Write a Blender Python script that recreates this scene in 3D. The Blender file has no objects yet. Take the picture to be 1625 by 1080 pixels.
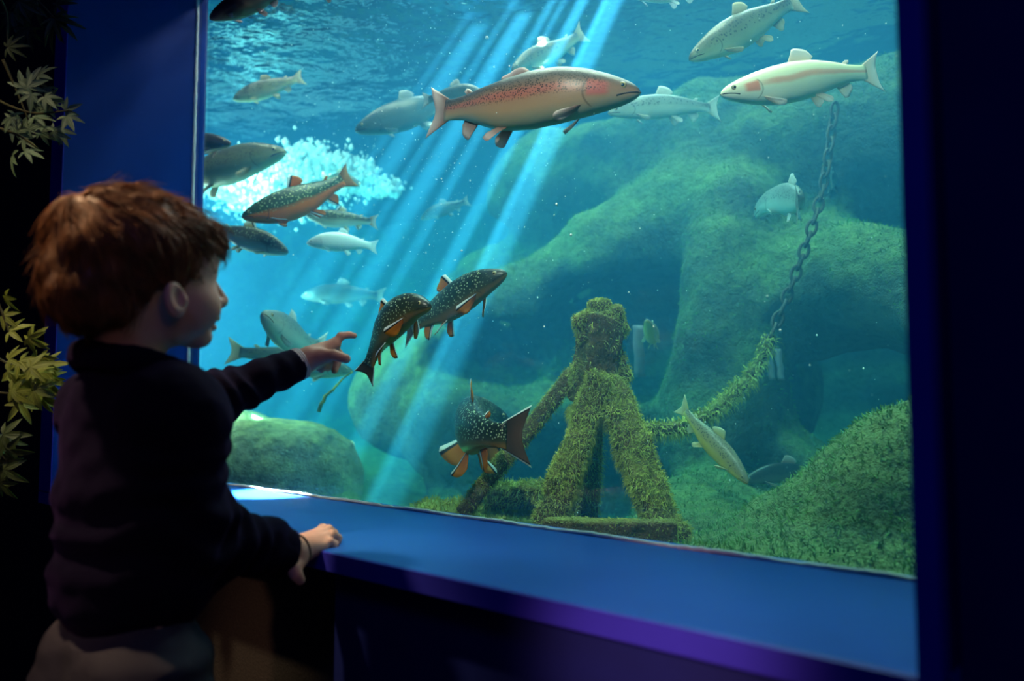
import bpy, bmesh, math, random
import numpy as np
from mathutils import Vector, Matrix

random.seed(7)
rng = np.random.default_rng(7)
scene = bpy.context.scene
COL = scene.collection

# ------------------------------------------------------------------ camera
FPX, YAW, CZ = 1300.0, math.radians(41.6), 0.78
PITCH = math.atan(86 / FPX)
F0 = np.array([-math.sin(YAW), math.cos(YAW), 0.0])
RT = np.array([math.cos(YAW), math.sin(YAW), 0.0])
ZZ = np.array([0.0, 0.0, 1.0])
FW = F0 * math.cos(PITCH) + ZZ * math.sin(PITCH)
UPV = -F0 * math.sin(PITCH) + ZZ * math.cos(PITCH)
EYE = np.array([0.0, 0.0, CZ])


def P(px, py, d):
    """A point seen at (px, py) of the 1625x1080 frame, d metres away along the lens axis."""
    return EYE + d * (FW + RT * (px - 812.5) / FPX + UPV * (540 - py) / FPX)


cam_data = bpy.data.cameras.new('camera')
cam_data.sensor_width = 36
cam_data.lens = FPX / 1625 * 36
cam_data.clip_start = 0.02
cam_data.dof.use_dof = True
cam_data.dof.focus_distance = 1.66
cam_data.dof.aperture_fstop = 2.4
cam = bpy.data.objects.new('camera', cam_data)
COL.objects.link(cam)
M = Matrix.Identity(4)
for i in range(3):
    M[i][0], M[i][1], M[i][2], M[i][3] = RT[i], UPV[i], -FW[i], EYE[i]
cam.matrix_world = M
scene.camera = cam

# ------------------------------------------------------------------ world, exposure
scene.view_settings.view_transform = 'Standard'
scene.view_settings.look = 'None'
scene.view_settings.gamma = 1
scene.view_settings.exposure = 0.25
scene.view_settings.use_curve_mapping = False
world = bpy.data.worlds.new('world')
scene.world = world
world.use_nodes = True
world.node_tree.nodes['Background'].inputs['Color'].default_value = (0.035, 0.06, 0.40, 1)
world.node_tree.nodes['Background'].inputs['Strength'].default_value = 0.06
scene.cycles.volume_bounces = 1
scene.cycles.max_bounces = 5
scene.cycles.diffuse_bounces = 2
scene.cycles.glossy_bounces = 3
scene.cycles.adaptive_threshold = 0.03


# ------------------------------------------------------------------ lamps of the place and added fill lights
def aim(o, target):
    d = Vector(target) - o.location
    o.rotation_euler = d.to_track_quat('-Z', 'Y').to_euler()


def area(name, loc, target, sx, sy, power, color, spread=180):
    l = bpy.data.lights.new(name, 'AREA')
    l.shape = 'RECTANGLE'
    l.size, l.size_y, l.energy, l.color = sx, sy, power, color
    l.spread = math.radians(spread)
    o = bpy.data.objects.new(name, l)
    COL.objects.link(o)
    o.location = loc
    aim(o, target)
    return o


def spot(name, loc, target, power, color, deg, blend=0.5, radius=0.01):
    l = bpy.data.lights.new(name, 'SPOT')
    l.energy, l.color, l.spot_size, l.spot_blend, l.shadow_soft_size = power, color, math.radians(deg), blend, radius
    o = bpy.data.objects.new(name, l)
    COL.objects.link(o)
    o.location = loc
    aim(o, target)
    return o


WATER_Z = 1.88
# lamps hanging over the open top of the tank
area('tank_lamp', (-1.5, 2.55, 3.7), (-1.4, 2.3, 0.5), 2.2, 0.5, 105, (1.0, 0.98, 0.92))
# added fill under water, hidden behind the left wall, brightens the left side
area('added_side_fill', (-3.1, 1.11, 1.15), (-3.15, 2.6, 1.2), 1.2, 0.7, 66, (0.92, 1.0, 0.96))
area('added_front_strip', (-1.35, 1.22, 2.75), (-1.40, 1.55, 1.0), 2.3, 0.12, 85, (1.0, 0.86, 0.70))  # added fill strip above the pane, lights the fish from the front
spot('added_foam_spot', (-2.75, 1.13, 1.45), P(440, 278, 3.4), 170, (1.0, 0.95, 0.9), 30, 0.7, 0.04)  # added unseen spot that whitens the foam
# beam lamps: narrow shafts of light into the water
BEAM = P(1410, -957, 1.80)
for px, py, d, pw, deg in [(905, 150, 2.05, 10, 2.6), (872, 190, 2.1, 22, 0.7), (826, 195, 2.2, 18, 1.6), (788, 200, 2.25, 14, 0.6), (758, 215, 2.3, 16, 1.2),
                           (715, 220, 2.45, 14, 2.2), (684, 215, 2.35, 12, 0.7), (632, 235, 2.55, 11, 2.4), (606, 225, 2.45, 10, 0.7), (560, 200, 2.65, 7, 2.2)]:
    spot('beam_lamp', BEAM, P(px, py, d + 0.08), pw * 3300, (1.0, 0.88, 0.80), deg, 0.85, 0.004)
# added spot hidden above the pane, standing in for tank light on the sill
spot('added_sill_spot', (-1.78, 1.00, 2.28), (-1.64, 1.03, 0.56), 5500, (0.92, 0.98, 1.0), 8.5, 0.8, 0.01)
# hall spots: lamps for hair, leaves and pink trim, the others added fill
area('added_blue_fill', (0.7, -0.9, 2.3), (-0.2, 0.7, 0.6), 0.5, 0.5, 3.2, (0.06, 0.14, 1.0))  # added blue fill for the trim and right wall
spot('hall_lamp_and_fill', (-0.35, -1.1, 1.7), P(455, 1075, 1.55), 30, (1.0, 0.62, 0.42), 13, 1.0, 0.05)  # added warm fill for the brown lower wall
spot('hall_lamp_and_fill', (-0.2, -0.9, 2.6), (-0.95, 1.45, 1.22), 230, (1.0, 0.88, 0.72), 31, 0.6, 0.05)  # added front fill, reaches the fish through the pane
spot('hall_lamp_and_fill', (-1.5, -0.25, 2.6), P(150, 400, 1.05), 215, (1.0, 0.70, 0.40), 16, 0.9, 0.05)
spot('hall_lamp_and_fill', (-1.4, -0.6, 2.4), P(30, 480, 1.4), 60, (1.0, 0.88, 0.55), 21, 0.8, 0.05)
spot('hall_lamp_and_fill', (0.7, -1.2, 1.3), (-0.44, 0.70, 0.53), 330, (1.0, 0.45, 0.42), 7.5, 1.0, 0.04)
spot('hall_lamp_and_fill', (1.0, -0.1, 1.35), P(270, 520, 1.0), 16, (1.0, 0.58, 0.42), 17, 0.9, 0.45)  # added soft fill for the boy's cheek and neck


# ------------------------------------------------------------------ helpers: objects
def link(o, parent=None):
    COL.objects.link(o)
    if parent is not None:
        o.parent = parent
    return o


def tag(o, label=None, cat=None, group=None, kind=None):
    for k, v in (('label', label), ('category', cat), ('group', group), ('kind', kind)):
        if v:
            o[k] = v
    return o


def thing(name, loc, label, cat, group=None):
    o = bpy.data.objects.new(name, None)
    o.empty_display_size = 0.05
    COL.objects.link(o)
    o.location = loc
    return tag(o, label, cat, group)


def mesh(name, v, f, mat, parent=None, smooth=True, uv=None, origin=None):
    """v in world space; the object's origin is its parent's location, or ORIGIN."""
    v = np.asarray(v, dtype=float)
    org = np.array(origin if origin is not None else (parent_loc(parent) if parent is not None else (0, 0, 0)), dtype=float)
    me = bpy.data.meshes.new(name)
    if isinstance(f, np.ndarray):
        k = f.shape[1]
        me.vertices.add(len(v))
        me.vertices.foreach_set('co', (v - org).astype(np.float32).ravel())
        me.loops.add(f.size)
        me.loops.foreach_set('vertex_index', f.astype(np.int32).ravel())
        me.polygons.add(len(f))
        me.polygons.foreach_set('loop_start', np.arange(0, f.size, k, dtype=np.int32))
        me.update(calc_edges=True)
    else:
        me.from_pydata([tuple(p) for p in (v - org)], [], f)
        me.update()
    me.polygons.foreach_set('use_smooth', np.full(len(me.polygons), smooth))
    if uv is not None:
        lay = me.uv_layers.new(name='UVMap')
        idx = np.empty(len(me.loops), dtype=np.int32)
        me.loops.foreach_get('vertex_index', idx)
        lay.data.foreach_set('uv', np.asarray(uv, dtype=np.float32)[idx].ravel())
    me.materials.append(mat)
    o = bpy.data.objects.new(name, me)
    COL.objects.link(o)
    if parent is not None:
        o.parent = parent
        pl = parent_loc(parent)
        o.location = org - np.array(pl)
    else:
        o.location = org
    return o


def parent_loc(p):
    l = np.array(p.location, dtype=float)
    while p.parent is not None:
        p = p.parent
        l = l + np.array(p.location, dtype=float)
    return l


def box_vf(lo, hi):
    (a, b, c), (d, e, g) = lo, hi
    v = [(a, b, c), (d, b, c), (d, e, c), (a, e, c), (a, b, g), (d, b, g), (d, e, g), (a, e, g)]
    return v, [(0, 3, 2, 1), (4, 5, 6, 7), (0, 1, 5, 4), (1, 2, 6, 5), (2, 3, 7, 6), (3, 0, 4, 7)]


def box(name, lo, hi, mat, parent=None, bevel=0.0):
    v, f = box_vf(lo, hi)
    c = (np.array(lo) + np.array(hi)) / 2
    o = mesh(name, v, f, mat, parent, smooth=False, origin=c)
    if bevel:
        m = o.modifiers.new('bevel', 'BEVEL')
        m.width, m.segments = bevel, 2
        m.limit_method = 'ANGLE'
    return o


def spline(pts, n):
    """Catmull-Rom through pts, n samples even in parameter of arc length."""
    p = np.asarray(pts, dtype=float)
    if len(p) == 2:
        return p[0] + (p[1] - p[0]) * np.linspace(0, 1, n)[:, None]
    q = np.vstack([2 * p[0] - p[1], p, 2 * p[-1] - p[-2]])
    out = []
    for i in range(1, len(q) - 2):
        t = np.linspace(0, 1, 24, endpoint=False)[:, None]
        a, b, c, d = q[i - 1], q[i], q[i + 1], q[i + 2]
        out.append(0.5 * (2 * b + (c - a) * t + (2 * a - 5 * b + 4 * c - d) * t ** 2 + (3 * b - a - 3 * c + d) * t ** 3))
    out = np.vstack(out + [p[-1:]])
    s = np.r_[0, np.cumsum(np.linalg.norm(np.diff(out, axis=0), axis=1))]
    u = np.linspace(0, s[-1], n)
    return np.stack([np.interp(u, s, out[:, k]) for k in range(out.shape[1])], 1)


def tube_vf(pts, radii, seg=8, cap=True):
    pts = np.asarray(pts, float)
    n = len(pts)
    radii = np.broadcast_to(np.asarray(radii, float), (n,))
    T = np.gradient(pts, axis=0)
    T /= np.linalg.norm(T, axis=1)[:, None] + 1e-12
    ref = np.array([0, 0, 1.0]) if abs(T[0][2]) < 0.9 else np.array([1.0, 0, 0])
    v, f = [], []
    N = np.cross(T[0], ref)
    for i in range(n):
        N = N - T[i] * (N @ T[i])
        N /= np.linalg.norm(N) + 1e-12
        B = np.cross(T[i], N)
        for k in range(seg):
            a = 2 * math.pi * k / seg
            v.append(pts[i] + radii[i] * (math.cos(a) * N + math.sin(a) * B))
    for i in range(n - 1):
        for k in range(seg):
            k2 = (k + 1) % seg
            f.append((i * seg + k, i * seg + k2, (i + 1) * seg + k2, (i + 1) * seg + k))
    if cap:
        f.append(tuple(range(seg - 1, -1, -1)))
        f.append(tuple((n - 1) * seg + k for k in range(seg)))
    return v, f


class Geo:
    """Collects several shapes of ONE part."""
    def __init__(s): s.v, s.f = [], []
    def add(s, vf):
        b = len(s.v)
        s.v += [tuple(p) for p in vf[0]]
        s.f += [tuple(i + b for i in q) for q in vf[1]]
        return s


# ------------------------------------------------------------------ helpers: distance fields to smooth meshes
def smin(a, b, k):
    h = np.clip(0.5 + 0.5 * (b - a) / k, 0, 1)
    return b + (a - b) * h - k * h * (1 - h)


def smax(a, b, k): return -smin(-a, -b, k)


def cone(p, a, b, ra, rb):
    a, b = np.asarray(a, np.float32), np.asarray(b, np.float32)
    d = b - a
    t = np.clip(((p - a) @ d) / (d @ d), 0, 1)
    q = p - (a + t[:, None] * d)
    return np.sqrt((q * q).sum(1)) - (ra + (rb - ra) * t)


def chain_sd(p, pts, radii, k=0.01):
    r = None
    for i in range(len(pts) - 1):
        d = cone(p, pts[i], pts[i + 1], radii[i], radii[i + 1])
        r = d if r is None else smin(r, d, k)
    return r


def ell(p, c, r, axes=None):
    q = p - np.asarray(c, np.float32)
    if axes is not None:
        q = q @ np.asarray(axes, np.float32).T
    r = np.asarray(r, np.float32)
    k0 = np.sqrt(((q / r) ** 2).sum(1))
    k1 = np.sqrt(((q / (r * r)) ** 2).sum(1)) + 1e-9
    return k0 * (k0 - 1) / k1


def rbox(p, c, h, r, axes):
    q = np.abs((p - np.asarray(c, np.float32)) @ np.asarray(axes, np.float32).T) - np.asarray(h, np.float32)
    return np.sqrt((np.maximum(q, 0) ** 2).sum(1)) + np.minimum(q.max(1), 0) - r


def vnoise(p, scale, seed=0):
    """Value noise in -1..1."""
    q = p * scale + seed * 17.31
    i = np.floor(q).astype(np.int64)
    f = (q - i).astype(np.float32)
    f = f * f * (3 - 2 * f)
    out = 0
    for dx in (0, 1):
        for dy in (0, 1):
            for dz in (0, 1):
                h = ((i[:, 0] + dx) * 73856093) ^ ((i[:, 1] + dy) * 19349663) ^ ((i[:, 2] + dz) * 83492791)
                h = (h * 2654435761) & 0xffffffff
                h ^= h >> 15
                h = (h * 2246822519) & 0xffffffff
                val = ((h >> 8) & 0xffff).astype(np.float32) / 32767.5 - 1
                w = (f[:, 0] if dx else 1 - f[:, 0]) * (f[:, 1] if dy else 1 - f[:, 1]) * (f[:, 2] if dz else 1 - f[:, 2])
                out = out + w * val
    return out


def isosurf(fn, lo, hi, h, block=6, slack=1.3):
    """Naive surface nets, evaluated only near the surface. Returns verts, quads."""
    lo, hi = np.asarray(lo, float), np.asarray(hi, float)
    nb = np.ceil((hi - lo) / (h * block)).astype(int)
    n = nb * block
    bc = np.stack(np.meshgrid(*[np.arange(k) for k in nb], indexing='ij'), -1).reshape(-1, 3)
    cen = (lo + (bc * block + (block - 1) / 2) * h).astype(np.float32)
    cv = np.concatenate([fn(c) for c in np.array_split(cen, max(1, len(cen) // 200000))])
    V = np.repeat(np.repeat(np.repeat(cv.reshape(nb).astype(np.float32), block, 0), block, 1), block, 2)
    act = bc[np.abs(cv) < block * h * 0.87 * slack + h]
    off = np.stack(np.meshgrid(*[np.arange(block)] * 3, indexing='ij'), -1).reshape(-1, 3)
    for ch in np.array_split(act, max(1, len(act) // 1500)):
        if not len(ch):
            continue
        ijk = (ch[:, None, :] * block + off[None]).reshape(-1, 3)
        V[ijk[:, 0], ijk[:, 1], ijk[:, 2]] = fn((lo + ijk * h).astype(np.float32))
    ins = V < 0
    cnt = np.zeros(np.array(V.shape) - 1, np.int8)
    for dx in (0, 1):
        for dy in (0, 1):
            for dz in (0, 1):
                cnt += ins[dx:V.shape[0] - 1 + dx, dy:V.shape[1] - 1 + dy, dz:V.shape[2] - 1 + dz]
    ci = np.argwhere((cnt > 0) & (cnt < 8))
    idx = np.full(cnt.shape, -1, np.int64)
    idx[ci[:, 0], ci[:, 1], ci[:, 2]] = np.arange(len(ci))
    acc, num = np.zeros((len(ci), 3)), np.zeros(len(ci))
    cs = [(a, b, c) for a in (0, 1) for b in (0, 1) for c in (0, 1)]
    val = {c: V[ci[:, 0] + c[0], ci[:, 1] + c[1], ci[:, 2] + c[2]] for c in cs}
    for c in cs:
        for ax in range(3):
            if c[ax] == 0:
                e = list(c); e[ax] = 1; e = tuple(e)
                a, b = val[c], val[e]
                m = (a < 0) != (b < 0)
                t = np.where(m, a / np.where(m, a - b, 1), 0)
                pt = np.tile(np.array(c, float), (len(ci), 1))
                pt[:, ax] += t
                acc += pt * m[:, None]
                num += m
    verts = lo + (ci + acc / num[:, None]) * h
    faces = []
    for ax in range(3):
        u, w = (ax + 1) % 3, (ax + 2) % 3
        sl0 = [slice(None)] * 3; sl1 = [slice(None)] * 3
        sl0[ax] = slice(0, -1); sl1[ax] = slice(1, None)
        a, b = ins[tuple(sl0)], ins[tuple(sl1)]
        e = np.argwhere(a != b)
        e = e[(e[:, u] > 0) & (e[:, w] > 0) & (e[:, u] < V.shape[u] - 1) & (e[:, w] < V.shape[w] - 1)]
        flip = a[e[:, 0], e[:, 1], e[:, 2]]
        q = []
        for du, dw in ((-1, -1), (0, -1), (0, 0), (-1, 0)):
            g = e.copy(); g[:, u] += du; g[:, w] += dw
            q.append(idx[g[:, 0], g[:, 1], g[:, 2]])
        q = np.stack(q, 1)
        q = np.where(flip[:, None], q, q[:, ::-1])
        faces.append(q[(q >= 0).all(1)])
    return verts, np.vstack(faces)


# ------------------------------------------------------------------ helpers: materials
class NT:
    def __init__(s, name):
        s.m = bpy.data.materials.new(name)
        s.m.use_nodes = True
        s.t = s.m.node_tree
        s.t.nodes.clear()
        s.out = s.t.nodes.new('ShaderNodeOutputMaterial')

    def n(s, kind, outp=0, props=None, **ins):
        nd = s.t.nodes.new('ShaderNode' + kind)
        for k, v in (props or {}).items():
            setattr(nd, k, v)
        for k, v in ins.items():
            key = int(k[1:]) if k[0] == 'i' and k[1:].isdigit() else k.replace('_', ' ')
            s.set(nd.inputs[key], v)
        s.last = nd
        return nd.outputs[outp]

    def set(s, sock, v):
        if isinstance(v, bpy.types.NodeSocket):
            s.t.links.new(v, sock)
        elif isinstance(v, (tuple, list)) and len(v) == 3 and sock.type == 'RGBA':
            sock.default_value = (*v, 1)
        else:
            sock.default_value = v

    def math(s, op, a, b=0.0, clamp=False):
        return s.n('Math', props={'operation': op, 'use_clamp': clamp}, i0=a, i1=b)

    def mix(s, fac, a, b):
        nd = s.t.nodes.new('ShaderNodeMix')
        nd.data_type = 'RGBA'
        s.set(nd.inputs[0], fac); s.set(nd.inputs[6], a); s.set(nd.inputs[7], b)
        return nd.outputs[2]

    def step(s, v, lo, hi):
        nd = s.t.nodes.new('ShaderNodeMapRange')
        nd.interpolation_type = 'SMOOTHSTEP'
        s.set(nd.inputs[0], v); nd.inputs[1].default_value = lo; nd.inputs[2].default_value = hi
        return nd.outputs[0]

    def ramp(s, v, stops):
        nd = s.t.nodes.new('ShaderNodeValToRGB')
        while len(nd.color_ramp.elements) < len(stops):
            nd.color_ramp.elements.new(0.5)
        for e, (p, c) in zip(nd.color_ramp.elements, stops):
            e.position = p; e.color = (*c, 1)
        s.set(nd.inputs[0], v)
        return nd.outputs[0]

    def noise(s, scale, detail=3, vec=None, rough=0.55, outp=0):
        kw = {'Vector': vec} if vec is not None else {'Vector': s.obj()}
        return s.n('TexNoise', outp, Scale=scale, Detail=detail, Roughness=rough, **kw)

    def obj(s): return s.n('TexCoord', 3)
    def uv(s): return s.n('TexCoord', 2)
    def xyz(s, v):
        s.n('SeparateXYZ', Vector=v)
        return s.last.outputs

    def bump(s, h, strength=0.3, dist=0.01):
        return s.n('Bump', Height=h, Strength=strength, Distance=dist)

    def bsdf(s, color, rough=0.6, **kw):
        b = s.n('BsdfPrincipled', Base_Color=color, Roughness=rough, **kw)
        s.t.links.new(b, s.out.inputs['Surface'])
        return s.m


def plain(name, color, rough=0.6, noise=0.25, scale=30, bump=0.15, dist=0.003, **kw):
    kw.setdefault('Specular_IOR_Level', 0.3)
    t = NT(name)
    nz = t.noise(scale, 4)
    dark = tuple(c * (1 - noise) for c in color)
    lite = tuple(min(1, c * (1 + noise)) for c in color)
    return t.bsdf(t.mix(nz, dark, lite), rough, Normal=t.bump(nz, bump, dist), **kw)


# ------------------------------------------------------------------ materials
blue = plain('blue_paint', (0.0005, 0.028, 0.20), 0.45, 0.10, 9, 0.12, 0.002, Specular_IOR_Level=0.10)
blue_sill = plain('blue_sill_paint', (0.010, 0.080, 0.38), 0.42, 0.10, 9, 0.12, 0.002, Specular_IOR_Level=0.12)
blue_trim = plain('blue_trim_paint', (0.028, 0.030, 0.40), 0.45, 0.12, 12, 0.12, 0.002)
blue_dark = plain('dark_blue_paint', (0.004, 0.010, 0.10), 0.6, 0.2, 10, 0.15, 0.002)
blackwall = plain('black_wall_paint', (0.010, 0.011, 0.022), 0.8, 0.3, 14, 0.3, 0.004)
brownwall = plain('brown_render', (0.070, 0.050, 0.040), 0.85, 0.4, 160, 0.5, 0.004)
floor_m = plain('dark_floor', (0.03, 0.028, 0.03), 0.6, 0.3, 20, 0.2, 0.003)
seal_m = plain('pale_sealant', (0.75, 0.78, 0.76), 0.5, 0.15, 60, 0.5, 0.003)

t = NT('window_glass')
t.n('LayerWeight', Blend=0.5)
fr = t.math('ADD', 0.022, t.math('MULTIPLY', t.math('POWER', t.last.outputs[1], 5.0), 0.978))
mx = t.n('MixShader', Fac=fr, i1=t.n('BsdfTransparent', Color=(0.96, 0.985, 0.98)), i2=t.n('BsdfGlossy', Color=(1, 1, 1), Roughness=0.0))
t.t.links.new(mx, t.out.inputs['Surface'])
glass_m = t.m

t = NT('tank_water')
sc_ = t.n('VolumeScatter', Color=(0.08, 0.47, 0.95), Density=0.28, Anisotropy=0.25)
ab_ = t.n('VolumeAbsorption', Color=(0.0, 0.84, 0.89), Density=0.85)
t.t.links.new(t.n('AddShader', i0=sc_, i1=ab_), t.out.inputs['Volume'])
water_m = t.m

t = NT('water_surface')
bm_ = t.bump(t.noise(9, 3, rough=0.5), 0.55, 0.05)
fr = t.n('Fresnel', IOR=1.33, Normal=bm_)
mx = t.n('MixShader', Fac=fr, i1=t.n('BsdfTransparent', Color=(1, 1, 1)), i2=t.n('BsdfGlossy', Color=(0.16, 0.25, 0.30), Roughness=0.03, Normal=bm_))
t.t.links.new(mx, t.out.inputs['Surface'])
surf_m = t.m


def rock_material(name, algae, bare, amount):
    t = NT(name)
    nz = t.noise(5.0, 6, rough=0.65)
    fine = t.noise(34, 5, rough=0.7)
    up = t.xyz(t.n('NewGeometry', 1))[2]
    k = t.math('ADD', t.math('MULTIPLY', up, 0.35), t.math('MULTIPLY', nz, 1.0))
    fac = t.step(k, 0.62 - amount, 1.05 - amount)
    col = t.mix(fac, bare, algae)
    col = t.mix(t.step(fine, 0.35, 0.75), col, t.mix(0.5, col, (0.02, 0.03, 0.015)))
    h = t.math('ADD', nz, t.math('MULTIPLY', fine, 0.6))
    return t.bsdf(col, 0.95, Normal=t.bump(h, 1.0, 0.08), Specular_IOR_Level=0.1)


rock_m = rock_material('algae_rock', (0.27, 0.36, 0.13), (0.13, 0.15, 0.115), 0.22)
boulder_m = rock_material('boulder_stone', (0.62, 0.62, 0.22), (0.28, 0.28, 0.20), 0.12)
wood_m = rock_material('sunken_wood', (0.42, 0.40, 0.10), (0.22, 0.13, 0.06), 0.12)
algae_m = plain('algae_threads', (0.44, 0.44, 0.09), 0.9, 0.5, 25, 0, 0.001, Specular_IOR_Level=0.1)
algae_g = plain('green_algae_threads', (0.15, 0.30, 0.08), 0.9, 0.5, 25, 0, 0.001, Specular_IOR_Level=0.1)
chain_m = plain('rusted_chain', (0.09, 0.08, 0.065), 0.8, 0.5, 60, 0.4, 0.003)
foam_m = plain('white_foam', (0.95, 0.97, 0.97), 0.9, 0.03, 25, 0.5, 0.02)
speck_m = plain('floating_specks', (0.85, 0.9, 0.9), 0.8, 0.05, 5, 0)

# ------------------------------------------------------------------ structure: wall with the viewing window
GY, FY, SZ = 1.055, 0.703, 0.56            # pane plane, front of the surround, sill height
XL, XLO, XR = -2.085, -2.008, -0.1985      # left pane edge, left front edge, right front edge
TOPZ = 2.3

win = thing('window_1', (-1.15, GY, SZ), None, None)
tag(win, kind='structure', label='deep blue boxed viewing window of the aquarium')
# sill board: top face runs from the pane to the rounded front edge
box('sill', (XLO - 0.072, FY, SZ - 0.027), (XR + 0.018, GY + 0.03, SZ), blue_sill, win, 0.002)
# left reveal, very slightly splayed
v = [(XLO, FY, SZ), (XL, GY + 0.03, SZ), (XL, GY + 0.03, TOPZ), (XLO, FY, TOPZ),
     (XLO - 0.071, FY, SZ), (XL - 0.07, GY + 0.03, SZ), (XL - 0.07, GY + 0.03, TOPZ), (XLO - 0.071, FY, TOPZ)]
mesh('reveal', v, [(0, 1, 2, 3), (4, 7, 6, 5), (0, 3, 7, 4), (1, 5, 6, 2), (3, 2, 6, 7), (0, 4, 5, 1)], blue, win, smooth=False, origin=(XLO, GY, SZ))
# front edge boards of the surround
box('front_trim', (XLO - 0.071, FY - 0.003, SZ - 0.027), (XR + 0.018, FY + 0.001, SZ - 0.001), blue_trim, win, 0.001)
box('front_trim', (XLO - 0.071, FY - 0.003, SZ + 0.001), (XLO, FY + 0.001, TOPZ), blue_trim, win, 0.001)
box('front_trim', (XR, FY - 0.004, SZ - 0.027), (XR + 0.018, FY + 0.02, TOPZ), blue_trim, win, 0.001)
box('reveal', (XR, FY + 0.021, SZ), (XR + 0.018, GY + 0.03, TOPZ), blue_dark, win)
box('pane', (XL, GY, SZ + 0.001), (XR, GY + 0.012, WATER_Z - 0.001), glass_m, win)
box('added_light_baffle', (XL, GY - 0.01, WATER_Z), (XR, GY + 0.035, TOPZ), blue_dark, win)  # added unseen board, keeps lamp light off the upper reveal
# pale sealant bead along the pane
g = Geo()
n = 160
xs = np.linspace(XL, XR, n)
pts = np.stack([xs, np.full(n, GY - 0.002), SZ + 0.002 + 0.001 * np.sin(xs * 31) + 0.0006 * rng.normal(size=n)], 1)
mesh('seal', *tube_vf(pts, 0.0035 + 0.0006 * rng.random(n), 6), seal_m, win)
zs = np.linspace(SZ, TOPZ, n)
pts = np.stack([np.full(n, XL + 0.004) + 0.0006 * rng.normal(size=n), np.full(n, GY - 0.004), zs], 1)
mesh('seal', *tube_vf(pts, 0.0065 + 0.0006 * rng.random(n), 6), seal_m, win)

# wall around and under the window (recessed behind the boxed surround)
WY = FY + 0.06
wall = thing('wall_front', (-1.2, WY, 0), None, None)
tag(wall, kind='structure', label='dark wall around the aquarium window')
box('wall_section', (-3.6, WY + 0.03, 0), (XLO - 0.0775, GY, 2.9), blackwall, wall)
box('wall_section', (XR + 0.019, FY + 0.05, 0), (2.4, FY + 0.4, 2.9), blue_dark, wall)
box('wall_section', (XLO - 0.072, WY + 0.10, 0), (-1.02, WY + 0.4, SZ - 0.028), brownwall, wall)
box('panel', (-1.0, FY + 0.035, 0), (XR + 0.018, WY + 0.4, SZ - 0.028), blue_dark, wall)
box('wall_section', (XLO - 0.072, FY, TOPZ), (XR + 0.018, WY + 0.4, 2.9), blackwall, wall)
tag(box('floor', (-4.5, -3.5, -0.05), (3.0, 1.1, 0), floor_m), kind='structure', label='dark floor of the visitor hall')
tag(box('wall_left', (-3.7, -3.5, 0), (-3.6, 1.1, 2.9), blackwall), kind='structure', label='black wall of the dim hall')

# ------------------------------------------------------------------ tank: water, shell, rocks
TX0, TX1, TY0, TY1, TZ0 = -4.5, 0.25, GY + 0.0125, 3.6, 0.12
v, f = box_vf((TX0, TY0, TZ0), (TX1, TY1, WATER_Z))
w = mesh('water', v, f, water_m, None, smooth=False, origin=(-2, 2.3, TZ0))
tag(w, 'blue green water filling the aquarium tank', 'water', kind='stuff')
nx, ny = 150, 90
gx, gy = np.meshgrid(np.linspace(TX0, TX1, nx), np.linspace(TY0, TY1, ny), indexing='ij')
q = np.stack([gx.ravel(), gy.ravel(), np.zeros(gx.size)], 1)
gz = WATER_Z + 0.004 + 0.010 * vnoise(q, 5.5, 3) + 0.006 * vnoise(q * np.array([1, 1.7, 1]), 12, 4)
ii = np.arange(nx * ny).reshape(nx, ny)
fq = np.stack([ii[:-1, :-1], ii[1:, :-1], ii[1:, 1:], ii[:-1, 1:]], -1).reshape(-1, 4)
s_ = mesh('water_surface', np.stack([q[:, 0], q[:, 1], gz], 1), fq, surf_m, None, origin=(-2, 2.3, WATER_Z))
tag(s_, 'rippled underside of the water surface at the top of the tank', 'water', kind='stuff')

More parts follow.
